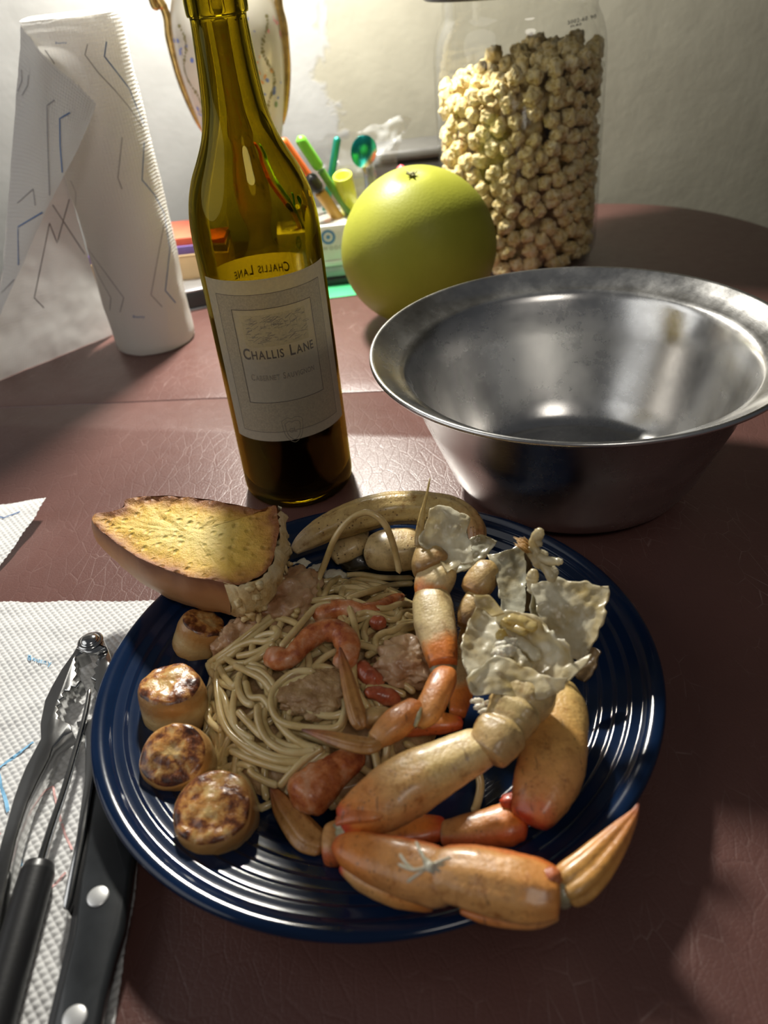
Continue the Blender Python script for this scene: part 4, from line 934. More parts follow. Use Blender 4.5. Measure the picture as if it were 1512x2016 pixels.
# ---- scallops
def scal(name, top_):
    m, nt, b, o = new_mat(name); co = nd(nt, 'ShaderNodeTexCoord').outputs['Object']; at = nd(nt, 'ShaderNodeAttribute', attribute_name='shell').outputs['Vector']
    s = nd(nt, 'ShaderNodeSeparateXYZ', {0: at}).outputs; n = noise_(nt, co, 110, 6, .65, .3)
    if top_:
        f = nd(nt, 'ShaderNodeMath', {0: nd(nt, 'ShaderNodeMath', {0: s['X'], 1: .20}, operation='MULTIPLY').outputs[0], 1: n}, operation='ADD').outputs[0]
        c = ramp(nt, f, [(.48, (.62, .42, .17)), (.59, (.48, .22, .055)), (.67, (.20, .06, .018)), (.76, (.05, .014, .006))])
    else:
        f = nd(nt, 'ShaderNodeMath', {0: nd(nt, 'ShaderNodeMath', {0: s['Y'], 1: .5}, operation='POWER').outputs[0], 1: nd(nt, 'ShaderNodeMath', {0: n, 1: .25}, operation='MULTIPLY').outputs[0]}, operation='ADD').outputs[0]
        c = ramp(nt, f, [(.50, (.38, .20, .06)), (.85, (.58, .41, .19)), (1.0, (.48, .25, .08))])
    nt.links.new(c, b.inputs['Base Color']); setp(b, Roughness=.3, Subsurface_Weight=.2, Subsurface_Scale=.6, Coat_Weight=.3, Coat_Roughness=.16); b.inputs['Subsurface Radius'].default_value = (.006, .003, .0015)
    bump(nt, b, noise_(nt, co, 260, 5, .6), .55, .0012); return m
SCT, SCS = scal('seared_top', True), scal('scallop_side', False)
def scallop(c, r, h, axis, label, seed):
    q = Vector((0, 0, 1)).rotation_difference(Vector(axis).normalized()); M = np.array(q.to_matrix()); t = thing('scallop', Vector(c), label, 'scallop', 'seared scallops')
    n = 56
    def ringed(pr):
        V, Fc = lathe(pr, n); A = []
        for i, v in enumerate(V):
            a = Vector(v)*70+Vector((seed*9, 0, 0)); e = 1+.075*mnoise.fractal(a*.6, .8, 2, 3)
            A.append((math.hypot(v[0], v[1])/r, v[2]/h, 0)); V[i] = (v[0]*e, v[1]*e, v[2]+.0012*mnoise.fractal(a*1.6, .8, 2, 3)*(v[2] > h*.5))
        return V@M.T+np.array(c), Fc, {'shell': A}
    side = [(0, 0), (r*.8, 0), (r*.93, h*.08), (r*.99, h*.25), (r*1.01, h*.5), (r*1.0, h*.75), (r*.975, h*.9), (r*.93, h*.97)]
    tp = [(r*.93, h*.97), (r*.85, h*1.02), (r*.65, h*1.05), (r*.4, h*1.065), (r*.2, h*1.07), (0, h*1.07)]
    obj('scallop_side', ringed(cr(side, 26).tolist()), SCS, t); obj('seared_top', ringed(cr(tp, 18).tolist()), SCT, t, label='browned seared top')
def scbase(px, py, z): return P(px, py, z)
scallop(scbase(437, 1630, .0085), .0168, .0205, (.02, -.18, 1), 'seared scallop nearest the front rim, darkest at its edges', 1)
scallop(scbase(366, 1510, .0085), .0150, .021, (-.03, -.42, 1), 'seared scallop in the middle of the row of three, tilted toward the front', 2)
scallop(scbase(352, 1420, .0095), .0152, .0235, (.03, .10, 1), 'pale upright scallop at the back of the row of three', 3)
scallop(scbase(378, 1282, .010), .0120, .020, (.45, .1, .8), 'small scallop in the shade under the bread', 4)

# ---- garlic bread
def bread():
    top = [(184, 1031, .052), (198, 1020, .053), (222, 1012, .055), (243, 1000, .057), (247, 983, .059), (275, 976, .060), (319, 974, .061), (360, 977, .061), (398, 983, .061), (440, 991, .061), (480, 999, .061), (512, 1006, .061), (532, 1002, .061), (545, 1005, .060), (548, 1027, .059), (552, 1050, .058), (545, 1080, .057), (538, 1108, .056), (520, 1135, .055), (495, 1146, .055), (472, 1156, .054), (458, 1154, .054), (420, 1144, .054), (378, 1136, .0545), (340, 1124, .0545), (299, 1110, .054), (262, 1094, .053), (228, 1072, .0525), (204, 1055, .052), (190, 1044, .0515)]
    T = np.array([tuple(P(*q)) for q in top]); T = cr(np.concatenate([T, T[:1]]), 121)[:-1]; n = len(T); cen = T.mean(0)
    A_ = np.c_[T[:, :2], np.ones(n)]; cf = np.linalg.lstsq(A_, T[:, 2], rcond=None)[0]; T[:, 2] = A_@cf; cen = T.mean(0)
    d = T-cen; d[:, 2] = 0; dn = d/np.linalg.norm(d, axis=1)[:, None]
    V = [cen+np.array((0, 0, .001))]; at = [(0, 0, 0)]; Fc = []
    S = [.12, .25, .38, .5, .62, .72, .81, .88, .94, .98, 1.0]
    for s in S:
        for i in range(n):
            p = cen+(T[i]-cen)*s; q = Vector(p)*160
            p = p+np.array((0, 0, min(1, s*1.6)*.0011*mnoise.fractal(q, .8, 2, 4)-.0010*max(0, mnoise.noise(q*1.7+Vector((9, 0, 0)))-.25)*4 + (.0014*max(0, s-.9)*10 if s < 1 else .0012))); V.append(p); at.append((s, i/n, 0))
    for k in range(n): Fc.append((0, 1+k, 1+(k+1) % n))
    for a in range(len(S)-1):
        for k in range(n): q = (k+1) % n; b0 = 1+a*n; Fc.append((b0+k, b0+n+k, b0+n+q, b0+q))
    face = (np.array(V), Fc, {'shell': at})
    V = []; at = []; Fc = []; W = [(1.0, .0012, 0), (1.012, -.0015, .0006), (1.02, -.006, .0016), (1.02, -.012, .0014), (.98, -.018, 0), (.90, -.0235, 0), (.72, -.026, 0), (.3, -.0275, 0)]
    for j, (s, dz, ou) in enumerate(W):
        for i in range(n):
            p = cen+(T[i]-cen)*s+dn[i]*ou; p[2] = T[i][2]+dz; e = mnoise.fractal(Vector(p)*70, .8, 2, 3); V.append(p+dn[i]*.0012*e); at.append((j/(len(W)-1), i/n, 0))
    for j in range(len(W)-1):
        for k in range(n): q = (k+1) % n; Fc.append((j*n+q, j*n+k, (j+1)*n+k, (j+1)*n+q))
    Fc.append(tuple((len(W)-1)*n+k for k in range(n)))
    tk = set(range(51, 87)); V = np.array(V); side = [f for f in Fc[:-1] if f[0] % n in tk and f[1] % n in tk]; rest = [f for f in Fc if not (len(f) == 4 and f in set(side))]
    V2 = V.copy()
    for f in side:
        for i in f:
            q = Vector(V[i]); V2[i] = V[i]+dn[i % n]*(.0016*mnoise.fractal(q*240, .9, 2, 4)+.0022*mnoise.noise(q*420)+.0006)
    return face, (V, rest, {'shell': at}), cen, (V2, side, {'shell': at})
fb, cb, bc, tb_ = bread()
BRD = thing('garlic_bread', (bc[0], bc[1], .0265), 'toasted yellow garlic bread half with brown crust leaning over the plate rim', 'bread')
m, nt, b, o = new_mat('toasted_crumb'); co = nd(nt, 'ShaderNodeTexCoord').outputs['Object']; at = nd(nt, 'ShaderNodeAttribute', attribute_name='shell').outputs['Vector']
s = nd(nt, 'ShaderNodeSeparateXYZ', {0: at}).outputs['X']; n = noise_(nt, co, 45, 5, .6); n2 = noise_(nt, co, 220, 5, .65)
f = nd(nt, 'ShaderNodeMath', {0: s, 1: nd(nt, 'ShaderNodeMath', {0: n, 1: -.55, 2: .28}, operation='MULTIPLY_ADD').outputs[0]}, operation='ADD').outputs[0]
c = ramp(nt, f, [(.3, (.78, .56, .16)), (.66, (.76, .46, .075)), (.86, (.52, .25, .04)), (.98, (.26, .085, .018))])
vz = nd(nt, 'ShaderNodeTexVoronoi', {'Vector': co, 'Scale': 170}); c = mixc(nt, nd(nt, 'ShaderNodeMapRange', {'Value': vz.outputs['Distance'], 1: .0, 2: .25, 3: .4, 4: 0}).outputs[0], c, (.42, .26, .06))
hb = nd(nt, 'ShaderNodeTexVoronoi', {'Vector': co, 'Scale': 105}).outputs['Distance']; hm = nd(nt, 'ShaderNodeMath', {0: nd(nt, 'ShaderNodeMapRange', {'Value': hb, 1: .07, 2: .10, 3: 1, 4: 0}).outputs[0], 1: ramp(nt, noise_(nt, co, 60, 2), [(.54, 0), (.58, 1)])}, operation='MULTIPLY').outputs[0]
c = mixc(nt, hm, c, (.06, .08, .02)); nt.links.new(c, b.inputs['Base Color']); setp(b, Roughness=.6, Subsurface_Weight=.08, Subsurface_Scale=.5)
hh = nd(nt, 'ShaderNodeMath', {0: n2, 1: nd(nt, 'ShaderNodeMapRange', {'Value': vz.outputs['Distance'], 1: 0, 2: .35}).outputs[0]}, operation='ADD').outputs[0]; bump(nt, b, hh, .7, .0022); CRMB = m
obj('toasted_face', fb, CRMB, BRD, label='yellow toasted crumb face')
m, nt, b, o = new_mat('brown_crust'); co = nd(nt, 'ShaderNodeTexCoord').outputs['Object']; at = nd(nt, 'ShaderNodeAttribute', attribute_name='shell').outputs['Vector']
s = nd(nt, 'ShaderNodeSeparateXYZ', {0: at}).outputs['X']; f = nd(nt, 'ShaderNodeMath', {0: s, 1: nd(nt, 'ShaderNodeMath', {0: noise_(nt, co, 50, 5), 1: .5, 2: -.25}, operation='MULTIPLY_ADD').outputs[0]}, operation='ADD').outputs[0]
nt.links.new(ramp(nt, f, [(.05, (.17, .055, .016)), (.3, (.36, .15, .05)), (.6, (.46, .24, .10)), (1, (.34, .17, .07))]), b.inputs['Base Color']); setp(b, Roughness=.5); bump(nt, b, noise_(nt, co, 140, 5), .25, .001)
obj('crust', cb, m, BRD, label='brown crust')
PALE = food('pale_crumb', (.56, .36, .13), (.74, .56, .28), (.84, .72, .46), 80, .7, .1, 260, .8, .0015)
obj('torn_end', tb_, PALE, BRD, label='pale torn end')
fl = []
r = random.Random(8)
for k in range(70):
    t = r.random(); x = np.interp(t, [0, .3, .6, .85, 1], [550, 553, 541, 506, 464]); y = np.interp(t, [0, .3, .6, .85, 1], [1022, 1055, 1104, 1143, 1156])
    q = P(x, y, .056); d = Vector((q.x-bc[0], q.y-bc[1], 0)).normalized(); q = q+d*r.uniform(-.0012, .0016); q.z = r.uniform(.031, .0545)
    fl.append(lump(q, (r.uniform(.0008, .0024), r.uniform(.0008, .0024), r.uniform(.001, .0034)), .6, 2.4, 2, k)[:2])
fl.append(tube([P(552, 1070, .050), P(560, 1076, .049), P(566, 1082, .048)], [.0022, .0018, .001], 6)[:2])
obj('torn_crumb', join(*fl), PALE, BRD, label='pale torn crumb', kind='stuff')

# ================================================================== crab
def shellm(name, stops, speck=.5, rough=.26, second=None, bst=.25, edge=None):
    """shell colour runs along the limb, broken by blotches and dark specks"""
    m, nt, b, o = new_mat(name); co = nd(nt, 'ShaderNodeTexCoord').outputs['Object']; at = nd(nt, 'ShaderNodeAttribute', attribute_name='shell').outputs['Vector']
    s = nd(nt, 'ShaderNodeSeparateXYZ', {0: at}).outputs; n = noise_(nt, co, 55, 5, .6)
    f = nd(nt, 'ShaderNodeMath', {0: s['X'], 1: nd(nt, 'ShaderNodeMath', {0: n, 1: .5, 2: -.25}, operation='MULTIPLY_ADD').outputs[0]}, operation='ADD', use_clamp=True).outputs[0]
    c = ramp(nt, f, stops)
    if second: c = mixc(nt, ramp(nt, noise_(nt, co, 85, 4), [(.48, 0), (.62, 1)]), c, second)
    n2 = noise_(nt, co, 170, 6, .68, .3)
    if edge: c = mixc(nt, nd(nt, 'ShaderNodeMapRange', {'Value': nd(nt, 'ShaderNodeMath', {0: s['Y'], 1: nd(nt, 'ShaderNodeMath', {0: n, 1: .3}, operation='MULTIPLY').outputs[0]}, operation='ADD').outputs[0], 1: .26, 2: .42, 3: .8, 4: 0}).outputs[0], c, edge)
    c = mixc(nt, 1.0, c, ramp(nt, n2, [(.28, (.55, .40, .28)), (.45, (1.0, .98, .94)), (.66, (1.2, 1.2, 1.15))]), 'MULTIPLY')
    v = nd(nt, 'ShaderNodeTexVoronoi', {'Vector': co, 'Scale': 480}); lot = nd(nt, 'ShaderNodeSeparateColor', {0: v.outputs['Color']}).outputs[0]
    dot = nd(nt, 'ShaderNodeMapRange', {'Value': v.outputs['Distance'], 1: .16, 2: .30, 3: speck, 4: 0}).outputs[0]
    dot = nd(nt, 'ShaderNodeMath', {0: dot, 1: ramp(nt, noise_(nt, co, 45, 3), [(.42, 0), (.56, 1)])}, operation='MULTIPLY').outputs[0]
    dot = nd(nt, 'ShaderNodeMath', {0: dot, 1: nd(nt, 'ShaderNodeMath', {0: lot, 1: .55}, operation='GREATER_THAN').outputs[0]}, operation='MULTIPLY').outputs[0]
    c = mixc(nt, dot, c, (.08, .03, .012))
    st_ = noise_(nt, nd(nt, 'ShaderNodeMapping', {'Vector': co, 'Rotation': (0, 0, .6), 'Scale': (420, 90, 200)}).outputs[0], 1.0, 2)
    c = mixc(nt, nd(nt, 'ShaderNodeMapRange', {'Value': st_, 1: .68, 2: .74, 3: 0, 4: .55}).outputs[0], c, (.13, .06, .025))
    nt.links.new(c, b.inputs['Base Color']); setp(b, Roughness=rough, Coat_Weight=.35, Coat_Roughness=.2, Subsurface_Weight=.05, Subsurface_Scale=.4)
    b.inputs['Subsurface Radius'].default_value = (.005, .0025, .001)
    nt.links.new(nd(nt, 'ShaderNodeMapRange', {'Value': n2, 3: rough*.9, 4: rough*2.3}).outputs[0], b.inputs['Roughness'])
    gr = nd(nt, 'ShaderNodeTexVoronoi', {'Vector': co, 'Scale': 620}).outputs['Distance']
    bump(nt, b, nd(nt, 'ShaderNodeMath', {0: n2, 1: nd(nt, 'ShaderNodeMath', {0: gr, 1: -.35}, operation='MULTIPLY').outputs[0]}, operation='ADD').outputs[0], bst*1.6, .0009); return m
CREAM, YEL, TAN, ORA, RED, BRN, OLV = (.68, .53, .27), (.66, .42, .12), (.60, .31, .11), (.70, .22, .035), (.52, .055, .016), (.24, .12, .045), (.30, .22, .09)
M_MER = shellm('shell_merus', [(0, CREAM), (.40, (.66, .46, .18)), (.62, TAN), (.85, ORA), (1, RED)])
M_PRO = shellm('shell_propodus', [(0, RED), (.12, TAN), (.55, (.62, .31, .10)), (.86, (.64, .24, .05)), (1, (.30, .09, .03))], edge=(.60, .13, .02))
M_CAR = shellm('shell_carpus', [(0, RED), (.18, ORA), (.5, (.62, .27, .08)), (.9, TAN), (1, BRN)], edge=(.55, .09, .02))
M_TIP = shellm('shell_tip', [(0, (.44, .22, .07)), (.5, (.42, .20, .055)), (.82, (.36, .12, .035)), (1, (.16, .05, .03))], .2)
M_TIPO = shellm('shell_tip_orange', [(0, (.50, .28, .08)), (.4, (.58, .27, .06)), (.8, (.48, .16, .05)), (1, (.30, .08, .04))], .2)
M_DMR = shellm('shell_outer', [(0, (.66, .48, .18)), (.45, (.66, .37, .11)), (.8, (.62, .28, .09)), (1, RED)])
M_AME = shellm('shell_middle', [(0, (.52, .36, .14)), (.35, CREAM), (.58, (.58, .42, .22)), (.72, ORA), (1, (.52, .14, .03))], .35)
M_ACA = shellm('shell_orange', [(0, (.60, .18, .035)), (.6, (.58, .24, .07)), (1, TAN)], .3)
M_BRN = shellm('shell_brown', [(0, (.40, .27, .10)), (.5, (.45, .30, .12)), (.9, (.32, .16, .05)), (1, BRN)], .4)
M_COX = shellm('shell_base', [(0, (.52, .40, .20)), (.5, (.48, .35, .15)), (1, (.40, .25, .10))], .8)
M_CLW = shellm('shell_claw', [(0, (.60, .46, .27)), (.2, (.46, .31, .12)), (.7, (.50, .37, .15)), (1, (.40, .19, .07))], .9, rough=.2)
M_PLM = shellm('shell_palm', [(0, (.66, .50, .25)), (1, (.62, .45, .21))], .95)
M_DRK = simple('dark_membrane', (.035, .028, .015), .3, vary=.5, vs=120, bs=150, bst=.6, bd=.001, coat=.4)
M_MBR = simple('joint_membrane', (.34, .31, .19), .35, vary=.3, vs=150, bs=200, bst=.4, bd=.0008, coat=.3)
def seg(parent, name, pts, half, m, flat=.82, n=56, na=28, ridge=0.0, nr=6, amp=.034, label=None, seed=0, rnd=.3, lip=.05, crease=()):
    """one shell segment: photograph points with heights, half widths in photograph pixels"""
    W = [P(*q) for q in pts]; p = cr([tuple(q) for q in W], n); hw = [pw(h, q) for h, q in zip(half, W)]
    rr = cr(np.array(hw)[:, None], n)[:, 0]; rr = np.maximum(rr, 1e-4); tt = np.linspace(0, 1, n)
    if lip: rr = rr*(1+lip*np.exp(-((tt-.93)/.05)**2)+lip*.6*np.exp(-((tt-.06)/.05)**2))
    for c0 in crease: rr = rr*(1-.10*np.exp(-((tt-c0)/.03)**2)+.05*np.exp(-((tt-c0-.07)/.05)**2))
    f = (lambda a, t: 1-ridge*2*(1-abs(math.cos(nr*a/2+.4)))**1.2) if ridge else (lambda a, t: (abs(math.cos(a))**2.6+abs(math.sin(a))**2.6)**(-1/2.6)*.955+.045*math.exp(-((a-math.pi*.62)/.22)**2)+.03*math.exp(-((a-math.pi*.2)/.2)**2))
    V, Fc, at = tube(p, rr, na, flat, prof=f, round_ends=rnd); 
    for i in range(len(V)):
        c = p[i//na] if i < n*na else p[-1]; d = V[i]-c; V[i] = c+d*(1+amp*mnoise.fractal(Vector(V[i])*110+Vector((seed, seed, 0)), .8, 2, 3))
    return obj(name, (V, Fc, at), m, parent, label=label)
def blob(parent, name, px, py, z, rpx, m, rr=(1, 1, .8), seed=0, amp=.2, label=None):
    q = P(px, py, z); r0 = pw(rpx, q); return obj(name, lump(q, tuple(r0*v for v in rr), amp, 1.7, 3, seed), m, parent, label=label)
def membrane_mat(name, a, b_, trans=.42):
    m, nt, b, o = new_mat(name); co = nd(nt, 'ShaderNodeTexCoord').outputs['Object']; n = noise_(nt, co, 50, 5, .6)
    c = ramp(nt, n, [(.32, b_), (.55, a), (.72, tuple(min(1, x*1.08) for x in a))]); nt.links.new(c, b.inputs['Base Color']); setp(b, Roughness=.32, Coat_Weight=.3, Coat_Roughness=.15)
    bump(nt, b, noise_(nt, co, 120, 5, .6), .5, .0012); t = nd(nt, 'ShaderNodeBsdfTranslucent', {'Color': c}); nt.links.new(nd(nt, 'ShaderNodeMixShader', {0: trans, 1: b.outputs[0], 2: t.outputs[0]}).outputs[0], o.inputs[0]); return m
FLP = membrane_mat('ivory_membrane', (.80, .75, .58), (.58, .45, .19)); FLG = membrane_mat('grey_membrane', (.70, .68, .54), (.44, .36, .19)); FLB = membrane_mat('brown_membrane', (.26, .17, .08), (.12, .07, .03))
FLY = membrane_mat('yellow_fat', (.70, .56, .20), (.62, .50, .28))
def flap(parent, rows, m=None, cri=.0016, cs=75, rag=.0028, seed=0, nu=54, nv=54, label=None, th=.0007, name='shell_flap', lay=.55):
    zm = sum(q[2] for r in rows for q in r)/sum(len(r) for r in rows)
    R = [[P(q[0], q[1], zm+(q[2]-zm)*lay) for q in r] for r in rows]; return obj(name, sheet(R, nu, nv, crinkle=cri, cs=cs, ragged=rag, seed=seed, thick=th), m or FLP, parent, label=label)

# --- claw at the back of the plate
CE = thing('crab_claw', P(760, 1010, .026), 'olive brown crab claw resting on the back rim of the plate', 'crab claw')
seg(CE, 'claw_finger', [(577, 1086, .030), (600, 1066, .033), (640, 1042, .036), (700, 1018, .038), (770, 1001, .038), (840, 1001, .037), (895, 1012, .035), (930, 1042, .031), (938, 1080, .026)], (9, 21, 29, 36, 36, 36, 34, 28, 16), M_CLW, .9, 90, 44, .045, 8, label='olive ridged claw finger', lip=0)
seg(CE, 'claw_palm', [(724, 1085, .025), (745, 1084, .026), (780, 1082, .026), (815, 1082, .025), (835, 1085, .024)], (30, 43, 47, 44, 30), M_PLM, .8, 40, 28, label='cream claw palm with dark specks', seed=3)
seg(CE, 'claw_wrist', [(652, 1098, .020), (675, 1085, .022), (700, 1072, .023), (722, 1064, .022)], (18, 26, 28, 18), M_PLM, .8, 36, 24, seed=5)
seg(CE, 'claw_wrist', [(652, 1062, .022), (675, 1056, .024), (700, 1052, .024), (726, 1058, .022)], (10, 17, 20, 14), M_PLM, .8, 30, 20, seed=7)
blob(CE, 'dark_joint', 716, 1104, .015, 30, M_DRK, (1.5, .8, .6), 2, .3, 'dark joint membrane')
seg(CE, 'joint_spine', [(716, 1068, .025), (722, 1095, .021), (727, 1122, .016)], (5, 7, 3), M_DRK, .8, 16, 10)

# --- leg B (second, mostly buried)
LBG_ = thing('crab_limb', P(900, 1200, .03), 'half hidden brown crab leg behind the middle leg, tip pointing up from the pasta', 'crab leg', 'crab legs on the plate')
seg(LBG_, 'leg_segment', [(962, 1112, .056), (955, 1130, .055), (938, 1155, .052), (925, 1172, .050)], (22, 31, 31, 22), M_BRN, .85, 36, 24, seed=1)
seg(LBG_, 'leg_segment', [(940, 1170, .050), (932, 1190, .048), (922, 1212, .046), (915, 1238, .043)], (20, 25, 23, 14), M_BRN, .85, 36, 24, seed=2)
seg(LBG_, 'leg_segment', [(925, 1225, .038), (918, 1290, .029), (910, 1360, .026), (900, 1410, .026)], (16, 24, 24, 16), M_AME, .8, 40, 24, seed=3)
seg(LBG_, 'leg_segment', [(912, 1422, .029), (880, 1424, .029), (840, 1424, .029), (800, 1430, .030), (770, 1432, .032)], (12, 21, 25, 22, 14), M_CAR, .8, 40, 24, seed=4)
seg(LBG_, 'leg_segment', [(780, 1420, .040), (755, 1410, .041), (733, 1413, .041), (712, 1426, .040)], (12, 19, 21, 14), M_BRN, .85, 32, 22, seed=5)
seg(LBG_, 'leg_tip', [(714, 1436, .041), (706, 1415, .043), (694, 1375, .045), (684, 1335, .047), (675, 1300, .049), (669, 1273, .051)], (11, 19, 17, 14, 9, 2), M_TIP, .7, 50, 28, .15, 6, .02, 'brown ridged leg tip', lip=0)
flap(LBG_, [[(961, 1092, .066), (990, 1085, .068), (1018, 1080, .068), (1031, 1083, .066)], [(972, 1120, .062), (998, 1118, .060), (1020, 1112, .060), (1036, 1112, .062)], [(982, 1160, .055), (1003, 1158, .052), (1022, 1155, .052), (1036, 1150, .054)], [(988, 1205, .047), (1008, 1212, .045), (1024, 1212, .045), (1034, 1202, .046)]], FLG, .0014, seed=2, label='grey-white broken shell flap')
flap(LBG_, [[(1030, 1083, .064), (1042, 1100, .062), (1050, 1135, .060)], [(1034, 1150, .054), (1045, 1160, .052), (1056, 1178, .050)], [(1030, 1205, .045), (1045, 1207, .044), (1060, 1202, .043)]], FLB, .0015, seed=4, nu=30, nv=24, label='brown torn membrane')
# --- leg A (the middle leg)
LA = thing('crab_limb', P(860, 1250, .03), 'middle crab leg running down over the pasta with an orange lower half', 'crab leg', 'crab legs on the plate')
seg(LA, 'leg_segment', [(836, 1072, .060), (842, 1090, .058), (850, 1112, .056), (858, 1128, .054)], (16, 32, 42, 36), M_BRN, .85, 36, 28, seed=11)
seg(LA, 'leg_segment', [(872, 1116, .054), (862, 1135, .053), (848, 1160, .051), (832, 1195, .048)], (30, 38, 36, 12), M_AME, .85, 40, 28, seed=12)
seg(LA, 'leg_segment', [(842, 1160, .048), (850, 1185, .048), (856, 1225, .047), (864, 1265, .046), (870, 1295, .045), (874, 1315, .044)], (20, 40, 43, 38, 33, 26), M_AME, .85, 60, 32, label='long cream and orange segment', seed=13)
blob(LA, 'joint', 872, 1318, .043, 22, M_MBR, (1.2, .8, .7), 3)
seg(LA, 'leg_segment', [(882, 1322, .045), (872, 1340, .046), (856, 1375, .046), (838, 1408, .045), (822, 1432, .043)], (18, 28, 29, 26, 9), M_ACA, .85, 44, 28, seed=14)
seg(LA, 'leg_segment', [(822, 1388, .046), (805, 1405, .047), (780, 1425, .047), (755, 1445, .046), (735, 1462, .045)], (20, 28, 31, 27, 17), M_ACA, .85, 44, 28, seed=15)
seg(LA, 'joint', [(826, 1392, .049), (822, 1412, .049), (816, 1432, .047)], (6, 7, 4), M_MBR, .8, 16, 12)
seg(LA, 'leg_tip', [(748, 1462, .046), (728, 1468, .047), (695, 1464, .047), (655, 1453, .046), (620, 1443, .045), (593, 1436, .044)], (13, 20, 20, 16, 9, 2), M_TIP, .7, 50, 28, .15, 6, .02, 'brown ridged leg tip', lip=0)
flap(LA, [[(848, 1005, .083), (862, 998, .084), (876, 993, .084), (886, 996, .082)], [(838, 1035, .075), (865, 1030, .073), (890, 1035, .074), (918, 1018, .078)], [(828, 1066, .066), (860, 1062, .063), (890, 1060, .064), (922, 1050, .068)], [(858, 1092, .060), (875, 1090, .058), (900, 1085, .059), (930, 1080, .061)], [(882, 1128, .055), (892, 1124, .053), (908, 1112, .053), (932, 1108, .054)]], FLP, .0018, seed=7, label='ivory broken shell flap')
flap(LA, [[(893, 1080, .060), (925, 1062, .063), (948, 1050, .067), (975, 1068, .066)], [(898, 1102, .056), (925, 1090, .058), (955, 1080, .060), (974, 1075, .062)], [(888, 1130, .052), (912, 1124, .052), (932, 1114, .053), (957, 1096, .055)]], FLG, .0022, seed=9, nu=36, label='ragged grey membrane')
flap(LA, [[(838, 1072, .062), (862, 1090, .060), (885, 1130, .055)], [(832, 1080, .060), (855, 1102, .058), (876, 1136, .053)]], FLB, .0006, rag=.0008, seed=3, nu=10, nv=30, label='thin brown rim')
seg(LA, 'shell_spike', [(824, 1078, .062), (826, 1050, .068), (833, 1005, .080), (841, 970, .090), (847, 940, .098)], (8, 10, 8, 5, 1.5), shellm('spike_shell', [(0, (.40, .27, .11)), (1, (.56, .42, .14))], .2), .5, 40, 14, .08, 4, .02, 'thin pointed shell splinter', lip=0)
hair = [tube([P(897+2*math.sin(k), 1196+k*2.4, .044), P(905+3*math.sin(k*1.7), 1195+k*2.4+2*math.sin(k*3), .045)], [.00022, .0001], 4)[:2] for k in range(44)]
obj('hair_fringe', join(*hair), simple('crab_hair', (.36, .24, .12), .6), LA, kind='stuff')
# --- leg D (outer right leg)
LD = thing('crab_limb', P(1090, 1460, .008), 'outer crab leg curving along the right side of the plate', 'crab leg', 'crab legs on the plate')
seg(LD, 'leg_segment', [(1085, 1352, .034), (1098, 1395, .034), (1096, 1450, .033), (1083, 1515, .032), (1060, 1575, .030), (1038, 1622, .027)], (38, 58, 64, 70, 58, 34), M_DMR, .72, 70, 32, label='broad yellow-orange upper segment', seed=21)
blob(LD, 'joint', 1012, 1578, .026, 25, shellm('red_knuckle', [(0, RED), (1, (.55, .10, .03))], .3), (1.1, .8, .7), 5, .25, 'red knuckle')
blob(LD, 'joint', 1002, 1592, .022, 17, M_MBR, (1, .8, .7), 8, .3)
seg(LD, 'leg_segment', [(1040, 1626, .021), (1005, 1624, .021), (955, 1632, .020), (905, 1640, .019), (866, 1642, .018)], (26, 42, 38, 33, 22), M_CAR, .75, 50, 28, seed=22)
seg(LD, 'leg_segment', [(880, 1630, .018), (840, 1634, .018), (780, 1642, .018), (700, 1655, .017), (655, 1662, .017), (632, 1664, .017)], (20, 31, 34, 44, 46, 30), M_CAR, .7, 50, 28, seed=23)
seg(LD, 'leg_tip', [(640, 1668, .0150), (608, 1650, .0150), (582, 1620, .0150), (560, 1590, .0152), (545, 1565, .0154), (534, 1548, .0155)], (24, 33, 30, 24, 14, 4), M_TIP, .6, 50, 28, .12, 6, .02, 'brown ridged leg tip', lip=0)
flap(LD, [[(1049, 1148, .074), (1085, 1140, .074), (1135, 1142, .074), (1180, 1150, .074), (1196, 1153, .075)], [(1052, 1180, .066), (1090, 1175, .066), (1135, 1185, .064), (1170, 1190, .066), (1191, 1185, .070)], [(1058, 1215, .058), (1095, 1212, .056), (1130, 1215, .056), (1165, 1222, .058), (1186, 1225, .062)], [(1085, 1248, .050), (1110, 1246, .048), (1135, 1252, .048), (1155, 1262, .050), (1168, 1262, .053)], [(1106, 1292, .042), (1120, 1296, .040), (1132, 1300, .040), (1143, 1300, .042), (1152, 1286, .044)]], FLP, .0018, seed=13, label='large ivory shell flap')
flap(LD, [[(1050, 1150, .072), (1062, 1165, .064), (1075, 1185, .060)], [(1048, 1200, .056), (1062, 1205, .050), (1080, 1222, .050)], [(1062, 1235, .046), (1075, 1240, .042), (1092, 1252, .044)]], FLG, .0022, seed=17, nu=34, nv=26, label='folded grey membrane')
flap(LD, [[(1150, 1275, .040), (1170, 1272, .042), (1178, 1285, .042)], [(1140, 1300, .034), (1160, 1305, .034), (1172, 1318, .034)], [(1120, 1322, .028), (1138, 1330, .028), (1150, 1345, .026)]], FLB, .0022, seed=19, nu=26, nv=20, label='dark torn scrap')
